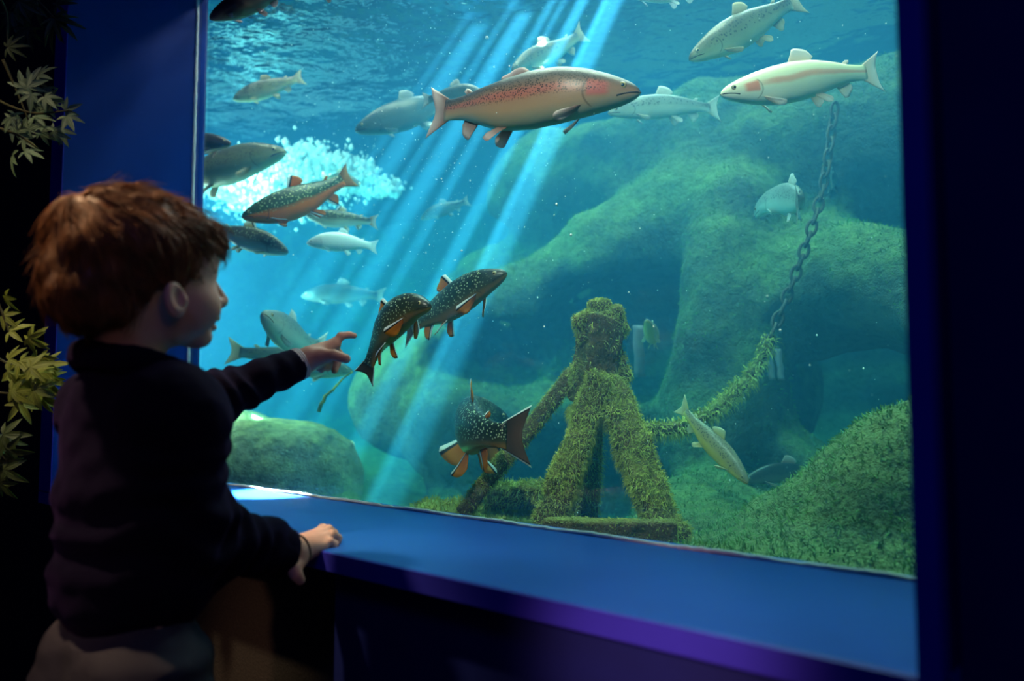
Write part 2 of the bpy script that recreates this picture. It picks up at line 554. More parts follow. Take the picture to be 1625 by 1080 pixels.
WR = np.array
def rock_sd(p):
    X, Y, Z = p[:, 0], p[:, 1], p[:, 2]
    fl = Z - (0.44 + 0.05 * np.sin(X * 1.7 + 1) + 0.10 * np.clip((X + 1.3) / 1.2, 0, 1) + 0.08 * np.clip((Y - 1.9), 0, 2))
    d = smin(fl, (3.30 - Y) + 0.12 * np.sin(Z * 3 + X), 0.25)
    d = smin(d, (X + 4.25) + 0.1 * np.sin(Z * 4 + Y * 2), 0.25)
    d = smin(d, -0.12 - X, 0.15)
    cav = lambda d, c, r, k=0.06: smax(d, -ell(p, c, r), k)
    # sunken ledges on the back wall, with the hollows under them
    d = smin(d, cone(p, P(800, 505, 2.75), P(1160, 330, 2.65), 0.17, 0.24), 0.10)
    d = smin(d, cone(p, P(860, 290, 3.2), P(1470, 215, 2.45), 0.20, 0.27), 0.10)
    d = smin(d, ell(p, P(750, 640, 3.0), (0.55, 0.35, 0.32)), 0.1)
    d = smin(d, ell(p, P(1010, 640, 2.75), (0.5, 0.4, 0.2)), 0.1)
    d = smin(d, ell(p, P(900, 600, 3.35), (1.0, 0.45, 0.6)), 0.1)
    d = cav(d, P(768, 560, 2.75), (0.20, 0.24, 0.12))
    d = cav(d, P(1020, 535, 2.62), (0.30, 0.30, 0.20))
    # leaning pillar
    d = smin(d, cone(p, P(1165, 330, 2.42), P(1140, 680, 2.3), 0.12, 0.17), 0.06)
    # right hand face with its hollow
    d = smin(d, cone(p, P(1240, 440, 2.55), P(1500, 500, 1.95), 0.22, 0.16), 0.08)
    d = smin(d, cone(p, P(1200, 730, 2.3), P(1480, 730, 1.9), 0.13, 0.10), 0.08)
    d = cav(d, P(1350, 625, 2.08), (0.20, 0.30, 0.13), 0.04)
    # weedy bank close behind the pane
    d = smin(d, cone(p, P(1500, 760, 1.42), P(1190, 930, 1.75), 0.17, 0.12), 0.12)
    d = smin(d, ell(p, P(1250, 830, 2.0), (0.35, 0.3, 0.10)), 0.1)
    return d + 0.05 * vnoise(p, 3.2, 1) + 0.022 * vnoise(p, 9, 2) + 0.010 * vnoise(p, 22, 5)


rv, rf = isosurf(rock_sd, (TX0 + 0.05, GY + 0.03, 0.2), (0.2, 3.55, WATER_Z + 0.12), 0.026)
rk = mesh('rock_bank', rv, rf, rock_m, None, origin=(-2.0, 2.6, 0.3))
tag(rk, 'weed-covered artificial rock lining the back and bed of the tank', 'rock', kind='structure')


def threads(name, base, direc, length, width, mat, parent=None, droop=0.5, origin=None, jitter=0.6):
    """Thin tapering weed threads rooted on given points, one joined part."""
    n = len(base)
    d = direc + jitter * rng.normal(size=(n, 3))
    d /= np.linalg.norm(d, axis=1)[:, None]
    L = (length * (0.5 + rng.random(n)))[:, None]
    side = np.cross(d, rng.normal(size=(n, 3)))
    side /= np.linalg.norm(side, axis=1)[:, None]
    p1 = base + d * L * 0.5
    p2 = p1 + (d * (1 - droop) + np.array([0, 0, -droop])) * L * 0.5
    w = width * (0.6 + 0.8 * rng.random(n))[:, None]
    V = np.stack([base - side * w, base + side * w, p1 - side * w * 0.7, p1 + side * w * 0.7, p2], 1).reshape(-1, 3)
    k = np.arange(n)[:, None] * 5
    F = np.vstack([k + np.array([[0, 1, 3]]), k + np.array([[0, 3, 2]]), k + np.array([[2, 3, 4]])])
    o = mesh(name, V, F, mat, parent, origin=origin)
    o['kind'] = 'stuff'
    return o


def surface_points(v, f, n, keep=None):
    tri = np.vstack([f[:, [0, 1, 2]], f[:, [0, 2, 3]]])
    a, b, c = v[tri[:, 0]], v[tri[:, 1]], v[tri[:, 2]]
    nr = np.cross(b - a, c - a)
    ar = np.linalg.norm(nr, axis=1)
    nrm = nr / (ar[:, None] + 1e-12)
    w = ar.copy()
    if keep is not None:
        w = w * keep((a + b + c) / 3, nrm)
    pick = rng.choice(len(tri), n, p=w / w.sum())
    r1, r2 = np.sqrt(rng.random(n)), rng.random(n)
    pt = a[pick] * (1 - r1)[:, None] + b[pick] * (r1 * (1 - r2))[:, None] + c[pick] * (r1 * r2)[:, None]
    return pt, nrm[pick]


def near_pane(c, nrm):
    dd = (c - EYE) @ FW
    return np.clip(nrm[:, 2] + 0.4, 0, 1) * (dd < 2.9) * (c[:, 0] > -1.9) / np.maximum(dd, 1) ** 2


b_, n_ = surface_points(rv, rf, 60000, near_pane)
th = threads('bank_weed', b_, n_ + np.array([0, 0, 0.3]), np.full(len(b_), 0.012), 0.0011, algae_g, None, 0.3, origin=(-0.8, 1.9, 0.5))
tag(th, 'short green weed growing over the rock bank', 'water weed')

# boulder by the left end of the pane
def boulder_sd(p):
    d = ell(p, P(425, 760, 2.62), (0.30, 0.30, 0.205))
    d = smin(d, ell(p, P(490, 770, 2.5), (0.14, 0.16, 0.15)), 0.08)
    d = smin(d, ell(p, P(345, 720, 2.9), (0.25, 0.25, 0.18)), 0.1)
    return d + 0.018 * vnoise(p, 8, 8) + 0.007 * vnoise(p, 24, 9)


c = P(425, 740, 2.62)
bv, bf = isosurf(boulder_sd, c - 0.62, c + 0.55, 0.013)
bo = mesh('boulder', bv, bf, boulder_m, None, origin=c - np.array([0, 0, 0.2]))
tag(bo, 'rounded mossy boulder at the left end of the tank behind the pointing arm', 'boulder')

# churning white water at the inlet: a dense froth of small bubbles
blobs = [(445, 272, 3.45, .26, .13, .050, 2600), (520, 278, 3.40, .16, .10, .040, 1300), (575, 292, 3.35, .10, .08, .020, 600), (390, 285, 3.5, .22, .13, .060, 1700),
         (610, 302, 3.32, .07, .05, .008, 200), (450, 310, 3.4, .28, .15, .07, 900)]
V, Fc = [], []
for (x, y, d, sx, sy, sz, n) in blobs:
    n = int(n * 1.9)
    c = P(x, y, d)
    q = c + rng.normal(size=(n, 3)) * np.array([sx, sy, sz]) * 0.55
    q[:, 2] = np.minimum(q[:, 2], WATER_Z - 0.02)
    r = 0.003 + rng.exponential(0.0048, n)
    for p_, rr in zip(q, np.minimum(r, .03)):
        b = len(V)
        V += [p_ + rr * np.array(k) for k in ((1, 0, 0), (-1, 0, 0), (0, 1, 0), (0, -1, 0), (0, 0, 1), (0, 0, -1))]
        Fc += [(b, b + 2, b + 4), (b + 2, b + 1, b + 4), (b + 1, b + 3, b + 4), (b + 3, b, b + 4), (b + 2, b, b + 5), (b + 1, b + 2, b + 5), (b + 3, b + 1, b + 5), (b, b + 3, b + 5)]
fo = mesh('foam', V, Fc, foam_m, None, origin=P(470, 280, 3.45))
tag(fo, 'white churning foam where water pours in at upper left', 'foam', kind='stuff')

# ------------------------------------------------------------------ sunken timber frame, overgrown with weed
def axes_for(a, b, roll=0.0):
    a, b = np.asarray(a), np.asarray(b)
    z = (b - a) / np.linalg.norm(b - a)
    x = np.cross(z, [0, 0, 1.0]) if abs(z[2]) < 0.95 else np.cross(z, [0, 1.0, 0])
    x /= np.linalg.norm(x)
    y = np.cross(z, x)
    c, s = math.cos(roll), math.sin(roll)
    return np.stack([c * x + s * y, -s * x + c * y, z])


TD = 1.78
frame_loc = P(960, 838, TD)
tf = thing('timber_frame', frame_loc, 'weed-grown wooden tripod post standing on the tank bed', 'timber frame')
base_pts, base_nrm, base_len = [], [], []


def beam(name, a, b, w, t_, lump, seed, n_weed, roll=0.0, wl=0.03, mat=None):
    a, b = np.asarray(a), np.asarray(b)
    ax = axes_for(a, b, roll)
    c, L = (a + b) / 2, np.linalg.norm(b - a)

    def sd(p):
        d = rbox(p, c, (w / 2 - 0.006, t_ / 2 - 0.006, L / 2 - 0.006), 0.006, ax)
        return d - lump * 0.35 - lump * (0.6 * vnoise(p, 22, seed) + 0.5 * vnoise(p, 55, seed + 1))
    lo, hi = np.minimum(a, b) - w - lump * 2, np.maximum(a, b) + w + lump * 2
    bv, bf = isosurf(sd, lo, hi, 0.0065)
    o = mesh(name, bv, bf, mat or wood_m, tf, origin=(a + b) / 2)
    if n_weed:
        p, n = surface_points(bv, bf, int(n_weed * 2.6))
        base_pts.append(p); base_nrm.append(n); base_len.append(np.full(len(p), wl))
    return o


k = TD
beam('post', P(955, 500, k), P(938, 640, k), 0.085, 0.075, 0.006, 21, 220, 0.5)
beam('leg', P(955, 600, k - 0.05), P(868, 835, k - 0.12), 0.052, 0.045, 0.011, 23, 3800, 0.6, 0.032)
beam('leg', P(962, 600, k - 0.03), P(1062, 862, k - 0.20), 0.056, 0.045, 0.012, 25, 4200, 0.4, 0.032)
beam('leg', P(940, 620, k + 0.05), P(925, 835, k + 0.12), 0.055, 0.045, 0.006, 27, 1100, 0.3, 0.04)
beam('leg', P(972, 500, k + 0.02), P(968, 620, k + 0.0), 0.028, 0.028, 0.010, 28, 1000, 0.3, 0.025)
beam('brace', P(912, 590, k + 0.04), P(732, 815, k + 0.0), 0.040, 0.032, 0.004, 29, 1100, 0.2, 0.02)
beam('cross_beam', P(780, 785, k + 0.12), P(868, 785, k + 0.05), 0.05, 0.05, 0.010, 31, 900, 0.2, 0.045)
beam('base_plank', P(862, 846, k - 0.22), P(1075, 850, k - 0.26), 0.036, 0.058, 0.002, 33, 500, 0.0, 0.012)
beam('head_block', P(915, 520, k), P(985, 508, k), 0.05, 0.055, 0.013, 35, 1800, 0.2, 0.018)
beam('head_block', P(940, 497, k), P(965, 493, k), 0.035, 0.05, 0.012, 36, 900, 0.2, 0.016)
for i, (x0, y0, x1, y1) in enumerate([(905, 650, 925, 655), (970, 560, 985, 600), (925, 575, 918, 610)]):
    beam('stub', P(x0, y0, k), P(x1, y1, k), 0.03, 0.03, 0.012, 38 + i * 2, 500, 0, 0.03)
bp, bn, bl = np.vstack(base_pts), np.vstack(base_nrm), np.concatenate(base_len)
threads('weed', bp, bn * 0.7 + np.array([0, 0, -0.25]), bl * 0.45, 0.0007, algae_m, tf, 0.65, jitter=0.7)
# low hummock of weed at the foot of the brace
def hump_sd(p):
    d = ell(p, P(700, 812, 1.86), (0.08, 0.08, 0.022))
    d = smin(d, ell(p, P(800, 830, 1.9), (0.12, 0.1, 0.035)), 0.03)
    return d + 0.008 * vnoise(p, 30, 51) + 0.004 * vnoise(p, 70, 52)


c = P(750, 815, 1.88)
hv, hf = isosurf(hump_sd, c - 0.3, c + 0.3, 0.008)
hm = mesh('weed_hummock', hv, hf, algae_m, None, origin=c)
tag(hm, 'low yellow-green weed hummock at the foot of the slanting brace', 'water weed')
p_, n_ = surface_points(hv, hf, 3000)
threads('weed', p_, n_ + [0, 0, 0.4], np.full(3000, 0.016), 0.0011, algae_m, hm, 0.3)

# ------------------------------------------------------------------ chain
chain_path = spline([P(1326, 165, 2.12), P(1305, 300, 2.08), P(1275, 400, 2.04), P(1245, 480, 2.0), P(1212, 560, 1.97)], 400)
s = np.r_[0, np.cumsum(np.linalg.norm(np.diff(chain_path, axis=0), axis=1))]
ch = thing('chain', chain_path[-1], 'rusty hanging chain slanting down to the weed-grown rope', 'chain')
pitch = 0.033
ring = []
for k_ in range(22):
    a = 2 * math.pi * k_ / 22
    ring.append((0.0, 0.0115 * math.cos(a), (0.0215 if abs(math.sin(a)) > 0 else 0) * math.sin(a)))
ring.append(ring[0]); ring.append(ring[1])
lv, lf = tube_vf(ring, 0.0042, 6, cap=False)
for i in range(int(s[-1] / pitch)):
    u = (i + 0.5) * pitch
    c = np.array([np.interp(u, s, chain_path[:, j]) for j in range(3)])
    tg = np.array([np.interp(u + 0.01, s, chain_path[:, j]) for j in range(3)]) - c
    ax = axes_for(c, c + tg, (i % 2) * math.pi / 2 + 0.5)
    mesh('link', c + np.asarray(lv) @ ax, lf, chain_m, ch, origin=c)
# weed-grown lower length
rope = spline([P(1222, 540, 1.98), P(1190, 595, 1.95), P(1140, 645, 1.9), P(1095, 672, 1.86), P(1040, 682, 1.82), P(990, 672, 1.8)], 70)
rp = thing('weedy_rope', rope[-1], 'sagging rope thick with weed between chain and timber post', 'rope')
rad = 0.014 + 0.003 * np.sin(np.arange(70) * 1.1)


def rope_sd(p):
    d = chain_sd(p, rope[::3], np.full(24, 0.0125), 0.008)
    return d + 0.005 * vnoise(p, 45, 61) + 0.003 * vnoise(p, 90, 62)


xv, xf = isosurf(rope_sd, rope.min(0) - 0.05, rope.max(0) + 0.05, 0.006)
mesh('strand', xv, xf, wood_m, rp)
p_, n_ = surface_points(xv, xf, 2600)
threads('weed', p_, n_ + [0, 0, -0.4], np.full(2600, 0.022), 0.0010, algae_m, rp, 0.6)

# thin vertical weed stalks and twigs in the water at left
for pts, lab in [([P(505, 650, 2.3), P(520, 625, 2.3), P(545, 600, 2.32), P(560, 590, 2.3)], 'pale twig of weed drifting under the pointing hand'),]:
    o = mesh('weed_twig', *tube_vf(spline(pts, 14) + 0.004 * rng.normal(size=(14, 3)), np.linspace(0.006, 0.002, 14), 6), algae_m, None, origin=pts[0])
    tag(o, lab, 'water weed')

# ------------------------------------------------------------------ fish
TS = [0, .012, .035, .07, .12, .2, .3, .42, .55, .68, .78, .86, .90]
TOP = [.008, .023, .038, .053, .070, .091, .106, .110, .098, .074, .052, .043, .047]
BOT = [.008, .020, .034, .049, .065, .087, .105, .112, .102, .070, .049, .043, .047]
WID = [.006, .018, .028, .038, .047, .057, .063, .064, .057, .041, .026, .014, .005]


def fish_body_mat(name, sp):
    t = NT(name)
    u, v, _ = t.xyz(t.uv())
    ob = t.obj()
    n1 = t.noise(14, 3, ob)
    vv = t.math('ADD', v, t.math('MULTIPLY', t.math('SUBTRACT', n1, 0.5), 0.16))
    ps = sp.get('pos', (.06, .30, .52, .82))
    col = t.ramp(vv, list(zip(ps, (sp['belly'], sp['low'], sp['side'], sp['back']))))
    if 'stripe' in sp:
        band = t.math('SUBTRACT', 1.0, t.step(t.math('ABSOLUTE', t.math('SUBTRACT', vv, 0.56)), 0.02, 0.13))
        band = t.math('MULTIPLY', band, t.step(u, 0.14, 0.3))
        col = t.mix(t.math('MULTIPLY', band, 0.75), col, sp['stripe'])
    if 'cheek' in sp:
        ck = t.math('MULTIPLY', t.step(u, 0.10, 0.135), t.math('SUBTRACT', 1.0, t.step(u, 0.185, 0.20)))
        ck = t.math('MULTIPLY', ck, t.math('SUBTRACT', 1.0, t.step(t.math('ABSOLUTE', t.math('SUBTRACT', v, 0.52)), 0.10, 0.22)))
        col = t.mix(t.math('MULTIPLY', ck, 0.85), col, sp['cheek'])
    if 'spots' in sp:
        sc, th, colr, vmin = sp['spots']
        vo = t.n('TexVoronoi', Vector=ob, Scale=sc, Randomness=1.0)
        m = t.math('SUBTRACT', 1.0, t.step(vo, th * 0.7, th))
        m = t.math('MULTIPLY', m, t.step(v, vmin, vmin + 0.12))
        m = t.math('MULTIPLY', m, t.step(u, 0.08, 0.2))
        col = t.mix(t.math('MULTIPLY', m, 0.9), col, colr)
    # gill slit
    arc = t.math('ADD', 0.205, t.math('MULTIPLY', t.math('POWER', t.math('ABSOLUTE', t.math('SUBTRACT', v, 0.45)), 2.0), -0.28))
    slit = t.math('SUBTRACT', 1.0, t.step(t.math('ABSOLUTE', t.math('SUBTRACT', u, arc)), 0.0015, 0.006))
    slit = t.math('MULTIPLY', slit, t.math('SUBTRACT', 1.0, t.step(t.math('ABSOLUTE', t.math('SUBTRACT', v, 0.42)), 0.26, 0.34)))
    col = t.mix(t.math('MULTIPLY', slit, 0.5), col, tuple(c * 0.15 for c in sp['side']))
    sc = t.n('TexVoronoi', Vector=ob, Scale=260)
    return t.bsdf(col, 0.38, Normal=t.bump(sc, 0.12, 0.001), Specular_IOR_Level=0.45)


def fin_mat(name, sp):
    t = NT(name)
    u, v, _ = t.xyz(t.uv())
    col = t.mix(t.step(v, 0.1, 0.9), sp['fin'], sp['fin_tip'])
    rays = t.n('TexWave', Vector=t.n('CombineXYZ', X=t.math('MULTIPLY', u, 9.0)), Scale=1.0, Distortion=0.6)
    col = t.mix(t.math('MULTIPLY', rays, 0.35), col, sp.get('ray', sp['fin']))
    if sp.get('edge'):
        w = 0.4 if sp.get('thin') else 1.0
        k = t.math('SUBTRACT', 1.0, t.step(u, 0.24 * w, 0.30 * w))
        col = t.mix(k, col, (0.01, 0.01, 0.01))
        e = t.math('SUBTRACT', 1.0, t.step(u, 0.13 * w, 0.18 * w))
        col = t.mix(e, col, (0.95, 0.95, 0.95))
    b = t.n('BsdfPrincipled', Base_Color=col, Roughness=0.5, Normal=t.bump(rays, 0.4, 0.001))
    tr = t.n('BsdfTranslucent', Color=col)
    t.t.links.new(t.n('MixShader', Fac=sp.get('glow', 0.35), i1=b, i2=tr), t.out.inputs['Surface'])
    return t.m


SPEC = {
    'rainbow': dict(belly=(.26, .32, .24), low=(.40, .27, .16), side=(.34, .19, .11), back=(.05, .05, .05), stripe=(.46, .13, .10), cheek=(.58, .12, .09),
                    spots=(240, .46, (.015, .015, .01), .40), fin=(.42, .25, .20), fin_tip=(.80, .68, .66), ray=(.16, .09, .07)),
    'albino': dict(belly=(.92, .88, .78), low=(.95, .90, .72), side=(.96, .88, .62), back=(.97, .90, .60), stripe=(.95, .34, .20), cheek=(.97, .24, .12),
                   fin=(.95, .75, .62), fin_tip=(.97, .90, .88), glow=.45),
    'char_orange': dict(belly=(.92, .17, .01), low=(.85, .17, .01), side=(.05, .085, .03), back=(.02, .045, .022), pos=(.08, .36, .50, .82), spots=(150, .33, (.62, .66, .34), .34), tail=((.42,.17,.04),(.75,.33,.08)),
                        fin=(.85, .20, .02), fin_tip=(.90, .28, .03), ray=(.45, .10, .02), edge=True, glow=.5),
    'char_dark': dict(belly=(.30, .16, .03), low=(.045, .055, .02), side=(.014, .030, .018), back=(.010, .018, .015), spots=(165, .34, (.50, .58, .34), .22), tail=((.02,.022,.018),(.13,.07,.04)),
                      fin=(.80, .20, .01), fin_tip=(.92, .34, .02), ray=(.25, .09, .01), edge=True, glow=.5),
    'pale': dict(belly=(.75, .78, .72), low=(.55, .62, .55), side=(.30, .36, .32), back=(.16, .20, .19), spots=(150, .38, (.08, .09, .08), .45),
                 fin=(.70, .68, .62), fin_tip=(.90, .88, .84), glow=.45),
    'hazy': dict(belly=(.24, .32, .30), low=(.12, .19, .18), side=(.06, .11, .11), back=(.03, .06, .07), spots=(150, .38, (.04, .06, .06), .45),  # water haze put into the skin colours of faint distant fish
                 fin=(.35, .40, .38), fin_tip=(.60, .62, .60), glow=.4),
    'olive': dict(belly=(.60, .66, .42), low=(.34, .40, .22), side=(.20, .22, .11), back=(.10, .10, .055), spots=(140, .38, (.05, .05, .03), .4),
                  fin=(.55, .45, .25), fin_tip=(.80, .72, .50), glow=.4),
    'dark': dict(belly=(.20, .20, .14), low=(.12, .10, .07), side=(.07, .05, .04), back=(.03, .025, .02), spots=(140, .38, (.02, .02, .02), .4),
                 fin=(.45, .25, .22), fin_tip=(.85, .70, .68), glow=.4),
    'brown_white': dict(belly=(.85, .88, .80), low=(.55, .60, .45), side=(.12, .10, .05), back=(.05, .05, .03), spots=(130, .38, (.35, .36, .2), .4),
                        fin=(.85, .60, .25), fin_tip=(.97, .97, .95), edge=True, tail=((.55,.25,.06),(.97,.97,.95)), glow=.4),
    'yellow': dict(belly=(.80, .62, .10), low=(.70, .55, .10), side=(.42, .34, .14), back=(.24, .22, .15), spots=(200, .40, (.12, .10, .05), .4),
                   fin=(.75, .65, .25), fin_tip=(.85, .82, .6), glow=.45),
    'white': dict(belly=(.95, .96, .95), low=(.95, .96, .95), side=(.93, .95, .93), back=(.92, .94, .92), fin=(.95, .95, .95), fin_tip=(.97, .97, .97), glow=.5),
}
t = NT('fish_eye')
d_ = t.n('VectorMath', 1, props={'operation': 'LENGTH'}, i0=t.n('VectorMath', props={'operation': 'MULTIPLY'}, i0=t.uv(), i1=(1, 0, 0)))
EYE_M = t.bsdf(t.ramp(d_, [(0.0, (0.004, 0.004, 0.004)), (0.42, (0.004, 0.004, 0.004)), (0.46, (0.55, 0.45, 0.2)), (0.95, (0.2, 0.18, 0.12))]), 0.08)
MOUTH_M = plain('fish_mouth', (0.03, 0.02, 0.02), 0.5, 0.2, 50, 0)
SPM = {}


def fish(species, pts, label, fat=1.0, roll=0.0, up=None, tail=1.0, fins=1.0, name='trout', wide=1.0, eye=True, dors=1.0, splay=1.0):
    """pts: spine from snout to tail tip as (px, py, depth)."""
    sp = SPEC[species]
    if species not in SPM:
        ts = dict(sp)
        if 'tail' in sp:
            ts.update(fin=sp['tail'][0], fin_tip=sp['tail'][1], thin=True)
        SPM[species] = (fish_body_mat('skin_' + species, sp), fin_mat('fin_' + species, sp), fin_mat('tail_' + species, ts))
    mb, mf, mt = SPM[species]
    S = spline([P(*p) for p in pts], 121)
    L = np.linalg.norm(np.diff(S, axis=0), axis=1).sum()
    root = thing(name, S[50], label, 'fish', 'fish in the tank')
    T = np.gradient(S, axis=0)
    T /= np.linalg.norm(T, axis=1)[:, None]
    up0 = np.array(up if up is not None else (0, 0, 1.0), float)

    def frame(s):
        i = s * 120
        c = np.array([np.interp(i, np.arange(121), S[:, k]) for k in range(3)])
        tg = np.array([np.interp(i, np.arange(121), T[:, k]) for k in range(3)])
        tg /= np.linalg.norm(tg)
        sd = np.cross(tg, up0); sd /= np.linalg.norm(sd)
        u_ = np.cross(sd, tg)
        cr, sr = math.cos(roll), math.sin(roll)
        return c, tg, cr * sd + sr * u_, -sr * sd + cr * u_
    ss = np.r_[np.linspace(0, .1, 12), np.linspace(.115, .9, 34)]
    seg = 28
    v, uv = [], []
    for s in ss:
        c, tg, sd, u_ = frame(s)
        ht, hb, w = (np.interp(s, TS, a) * L for a in (TOP, BOT, WID))
        ht, hb, w = ht * fat, hb * fat, w * fat * wide
        for k in range(seg):
            a = 2 * math.pi * k / seg
            ca, sa = math.cos(a), math.sin(a)
            # flattened ellipse, slightly fuller than round
            x = math.copysign(abs(ca) ** 0.9, ca) * w
            z = (ht if sa > 0 else hb) * math.copysign(abs(sa) ** 0.95, sa)
            v.append(c + sd * x + u_ * z)
            uv.append((s, 0.5 + 0.5 * sa))
    f = []
    for i in range(len(ss) - 1):
        for k in range(seg):
            k2 = (k + 1) % seg
            f.append((i * seg + k, (i + 1) * seg + k, (i + 1) * seg + k2, i * seg + k2))
    f.append(tuple(range(seg)))
    f.append(tuple((len(ss) - 1) * seg + k for k in range(seg - 1, -1, -1)))
    mesh('body', v, f, mb, root, uv=uv)

    def fin(nm, base0, base1, tip0, tip1, bow=0.0, thick=0.0012, nu=9, nv=6, fork=0.0, mat=None):
        """Sheet between a base edge (leading to trailing) and a tip edge, with thickness."""
        b0, b1, t0, t1 = map(np.asarray, (base0, base1, tip0, tip1))
        nrm = np.cross(b1 - b0 + (t1 - t0), t0 - b0 + (t1 - b1))
        nrm = nrm / (np.linalg.norm(nrm) + 1e-12)
        V, UV, Fc = [], [], []
        for sgn in (-1, 1):
            for i in range(nu):
                a = i / (nu - 1)
                for j in range(nv):
                    r = j / (nv - 1)
                    bb, tt = b0 + (b1 - b0) * a, t0 + (t1 - t0) * a
                    tt = tt + (bb - tt) * fork * (1 - (2 * a - 1) ** 2)
                    q = bb + (tt - bb) * r * (1 if mat else 1 - 0.26 * abs(2 * a - 0.9) ** 3) + nrm * (bow * math.sin(r * 1.6) * np.linalg.norm(t0 - b0) + 0.004 * L * math.sin(a * 9 + r * 3) * r)
                    V.append(q + nrm * sgn * thick * (1.0 - 0.75 * r))
                    UV.append(((min(a, 1 - a) * 2) if mat else a, r))
        o_ = nu * nv
        for i in range(nu - 1):
            for j in range(nv - 1):
                q = (i * nv + j, (i + 1) * nv + j, (i + 1) * nv + j + 1, i * nv + j + 1)
                Fc.append(q[::-1]); Fc.append(tuple(x + o_ for x in q))
        rim = [i * nv for i in range(nu)] + [(nu - 1) * nv + j for j in range(1, nv)] + [i * nv + nv - 1 for i in range(nu - 2, -1, -1)] + [j for j in range(nv - 2, 0, -1)]
        for a_, b_2 in zip(rim, rim[1:] + rim[:1]):
            Fc.append((a_, b_2, b_2 + o_, a_ + o_))
        return mesh(nm, V, Fc, mat or mf, root, uv=UV)

    def pt(s, side, ver):
        """Point on the body: side, ver in units of half-width / half-height."""
        c, tg, sd, u_ = frame(s)
        h = np.interp(s, TS, TOP if ver > 0 else BOT) * L * fat
        return c + sd * side * np.interp(s, TS, WID) * L * fat * wide + u_ * ver * h, tg, sd, u_
    fl = L * fins
    # tail: upper and lower lobes from one forked sheet
    c, tg, sd, u_ = frame(0.872)
    ce, tge, sde, ue = frame(0.985)
    hh = 0.0425 * L * fat
    th_ = 0.112 * fl * tail
    fin('tail_fin', c + u_ * hh, c - u_ * hh, ce + ue * th_ + tge * 0.02 * L, ce - ue * th_ + tge * 0.02 * L, nu=19, nv=8, fork=0.30, mat=mt)
    a, tg, sd, u_ = pt(0.415, 0, 0.93); b = pt(0.545, 0, 0.93)[0]
    fin('dorsal_fin', a, b, a + (u_ * 0.085 * dors + tg * 0.055) * fl, b + (u_ * 0.035 * dors + tg * 0.045) * fl)
    a, tg, sd, u_ = pt(0.735, 0, 0.9); b = pt(0.765, 0, 0.9)[0]
    fin('adipose_fin', a, b, a + (u_ * 0.026 + tg * 0.040) * fl, b + (u_ * 0.018 + tg * 0.036) * fl, nu=5, nv=4, thick=0.002)
    a, tg, sd, u_ = pt(0.68, 0, -0.93); b = pt(0.765, 0, -0.93)[0]
    fin('anal_fin', a, b, a + (-u_ * 0.078 + tg * 0.055) * fl, b + (-u_ * 0.03 + tg * 0.03) * fl)
    for sgn in (-1, 1):
        a, tg, sd, u_ = pt(0.515, 0.35 * sgn, -0.92); b = pt(0.56, 0.3 * sgn, -0.92)[0]
        fin('pelvic_fin', a, b, a + (-u_ * 0.066 + tg * 0.065 + sd * sgn * 0.035 * splay) * fl, b + (-u_ * 0.035 * splay + tg * 0.065 / splay + sd * sgn * 0.02 / splay) * fl, 0.06)
        a, tg, sd, u_ = pt(0.205, 0.75 * sgn, -0.62); b = pt(0.225, 0.55 * sgn, -0.80)[0]
        fin('pectoral_fin', a, b, a + (-u_ * 0.050 + tg * 0.105 + sd * sgn * 0.055 * splay) * fl, b + (-u_ * 0.060 * splay + tg * 0.062 + sd * sgn * 0.03 / splay) * fl, 0.05)
        # eye: a lens-shaped ball with dark pupil (uv.x holds distance from its centre)
        if eye:
            a, tg, sd, u_ = pt(0.064, 0.80 * sgn, 0.34)
            r_ = 0.0155 * L
            V, UV, Fc = [a + sd * sgn * r_ * 0.62], [(0, 0)], []
            for j in range(1, 5):
                th = j / 4 * math.pi / 2
                for k in range(12):
                    al = 2 * math.pi * k / 12
                    V.append(a + r_ * (math.sin(th) * (math.cos(al) * tg + math.sin(al) * u_)) + sd * sgn * r_ * 0.62 * math.cos(th))
                    UV.append((math.sin(th), 0))
            for k in range(12):
                k2 = (k + 1) % 12
                Fc.append((0, 1 + k, 1 + k2) if sgn < 0 else (0, 1 + k2, 1 + k))
                for j in range(3):
                    q = (1 + j * 12 + k, 1 + (j + 1) * 12 + k, 1 + (j + 1) * 12 + k2, 1 + j * 12 + k2)
                    Fc.append(q if sgn < 0 else q[::-1])
            mesh('eye', V, Fc, EYE_M, root, uv=UV)
    if eye:
        path = []
        for s_, vv in [(0.085, -0.42), (0.06, -0.30), (0.035, -0.22), (0.012, -0.15)]:
            path.append(pt(s_, 0.93, vv)[0])
        path.append(pt(0.0, 0, 0)[0] - frame(0.0)[1] * 0.002 * L)
        for s_, vv in [(0.012, -0.15), (0.035, -0.22), (0.06, -0.30), (0.085, -0.42)]:
            path.append(pt(s_, -0.93, vv)[0])
        mesh('mouth', *tube_vf(path, 0.0028 * L, 6), MOUTH_M, root)
    return root


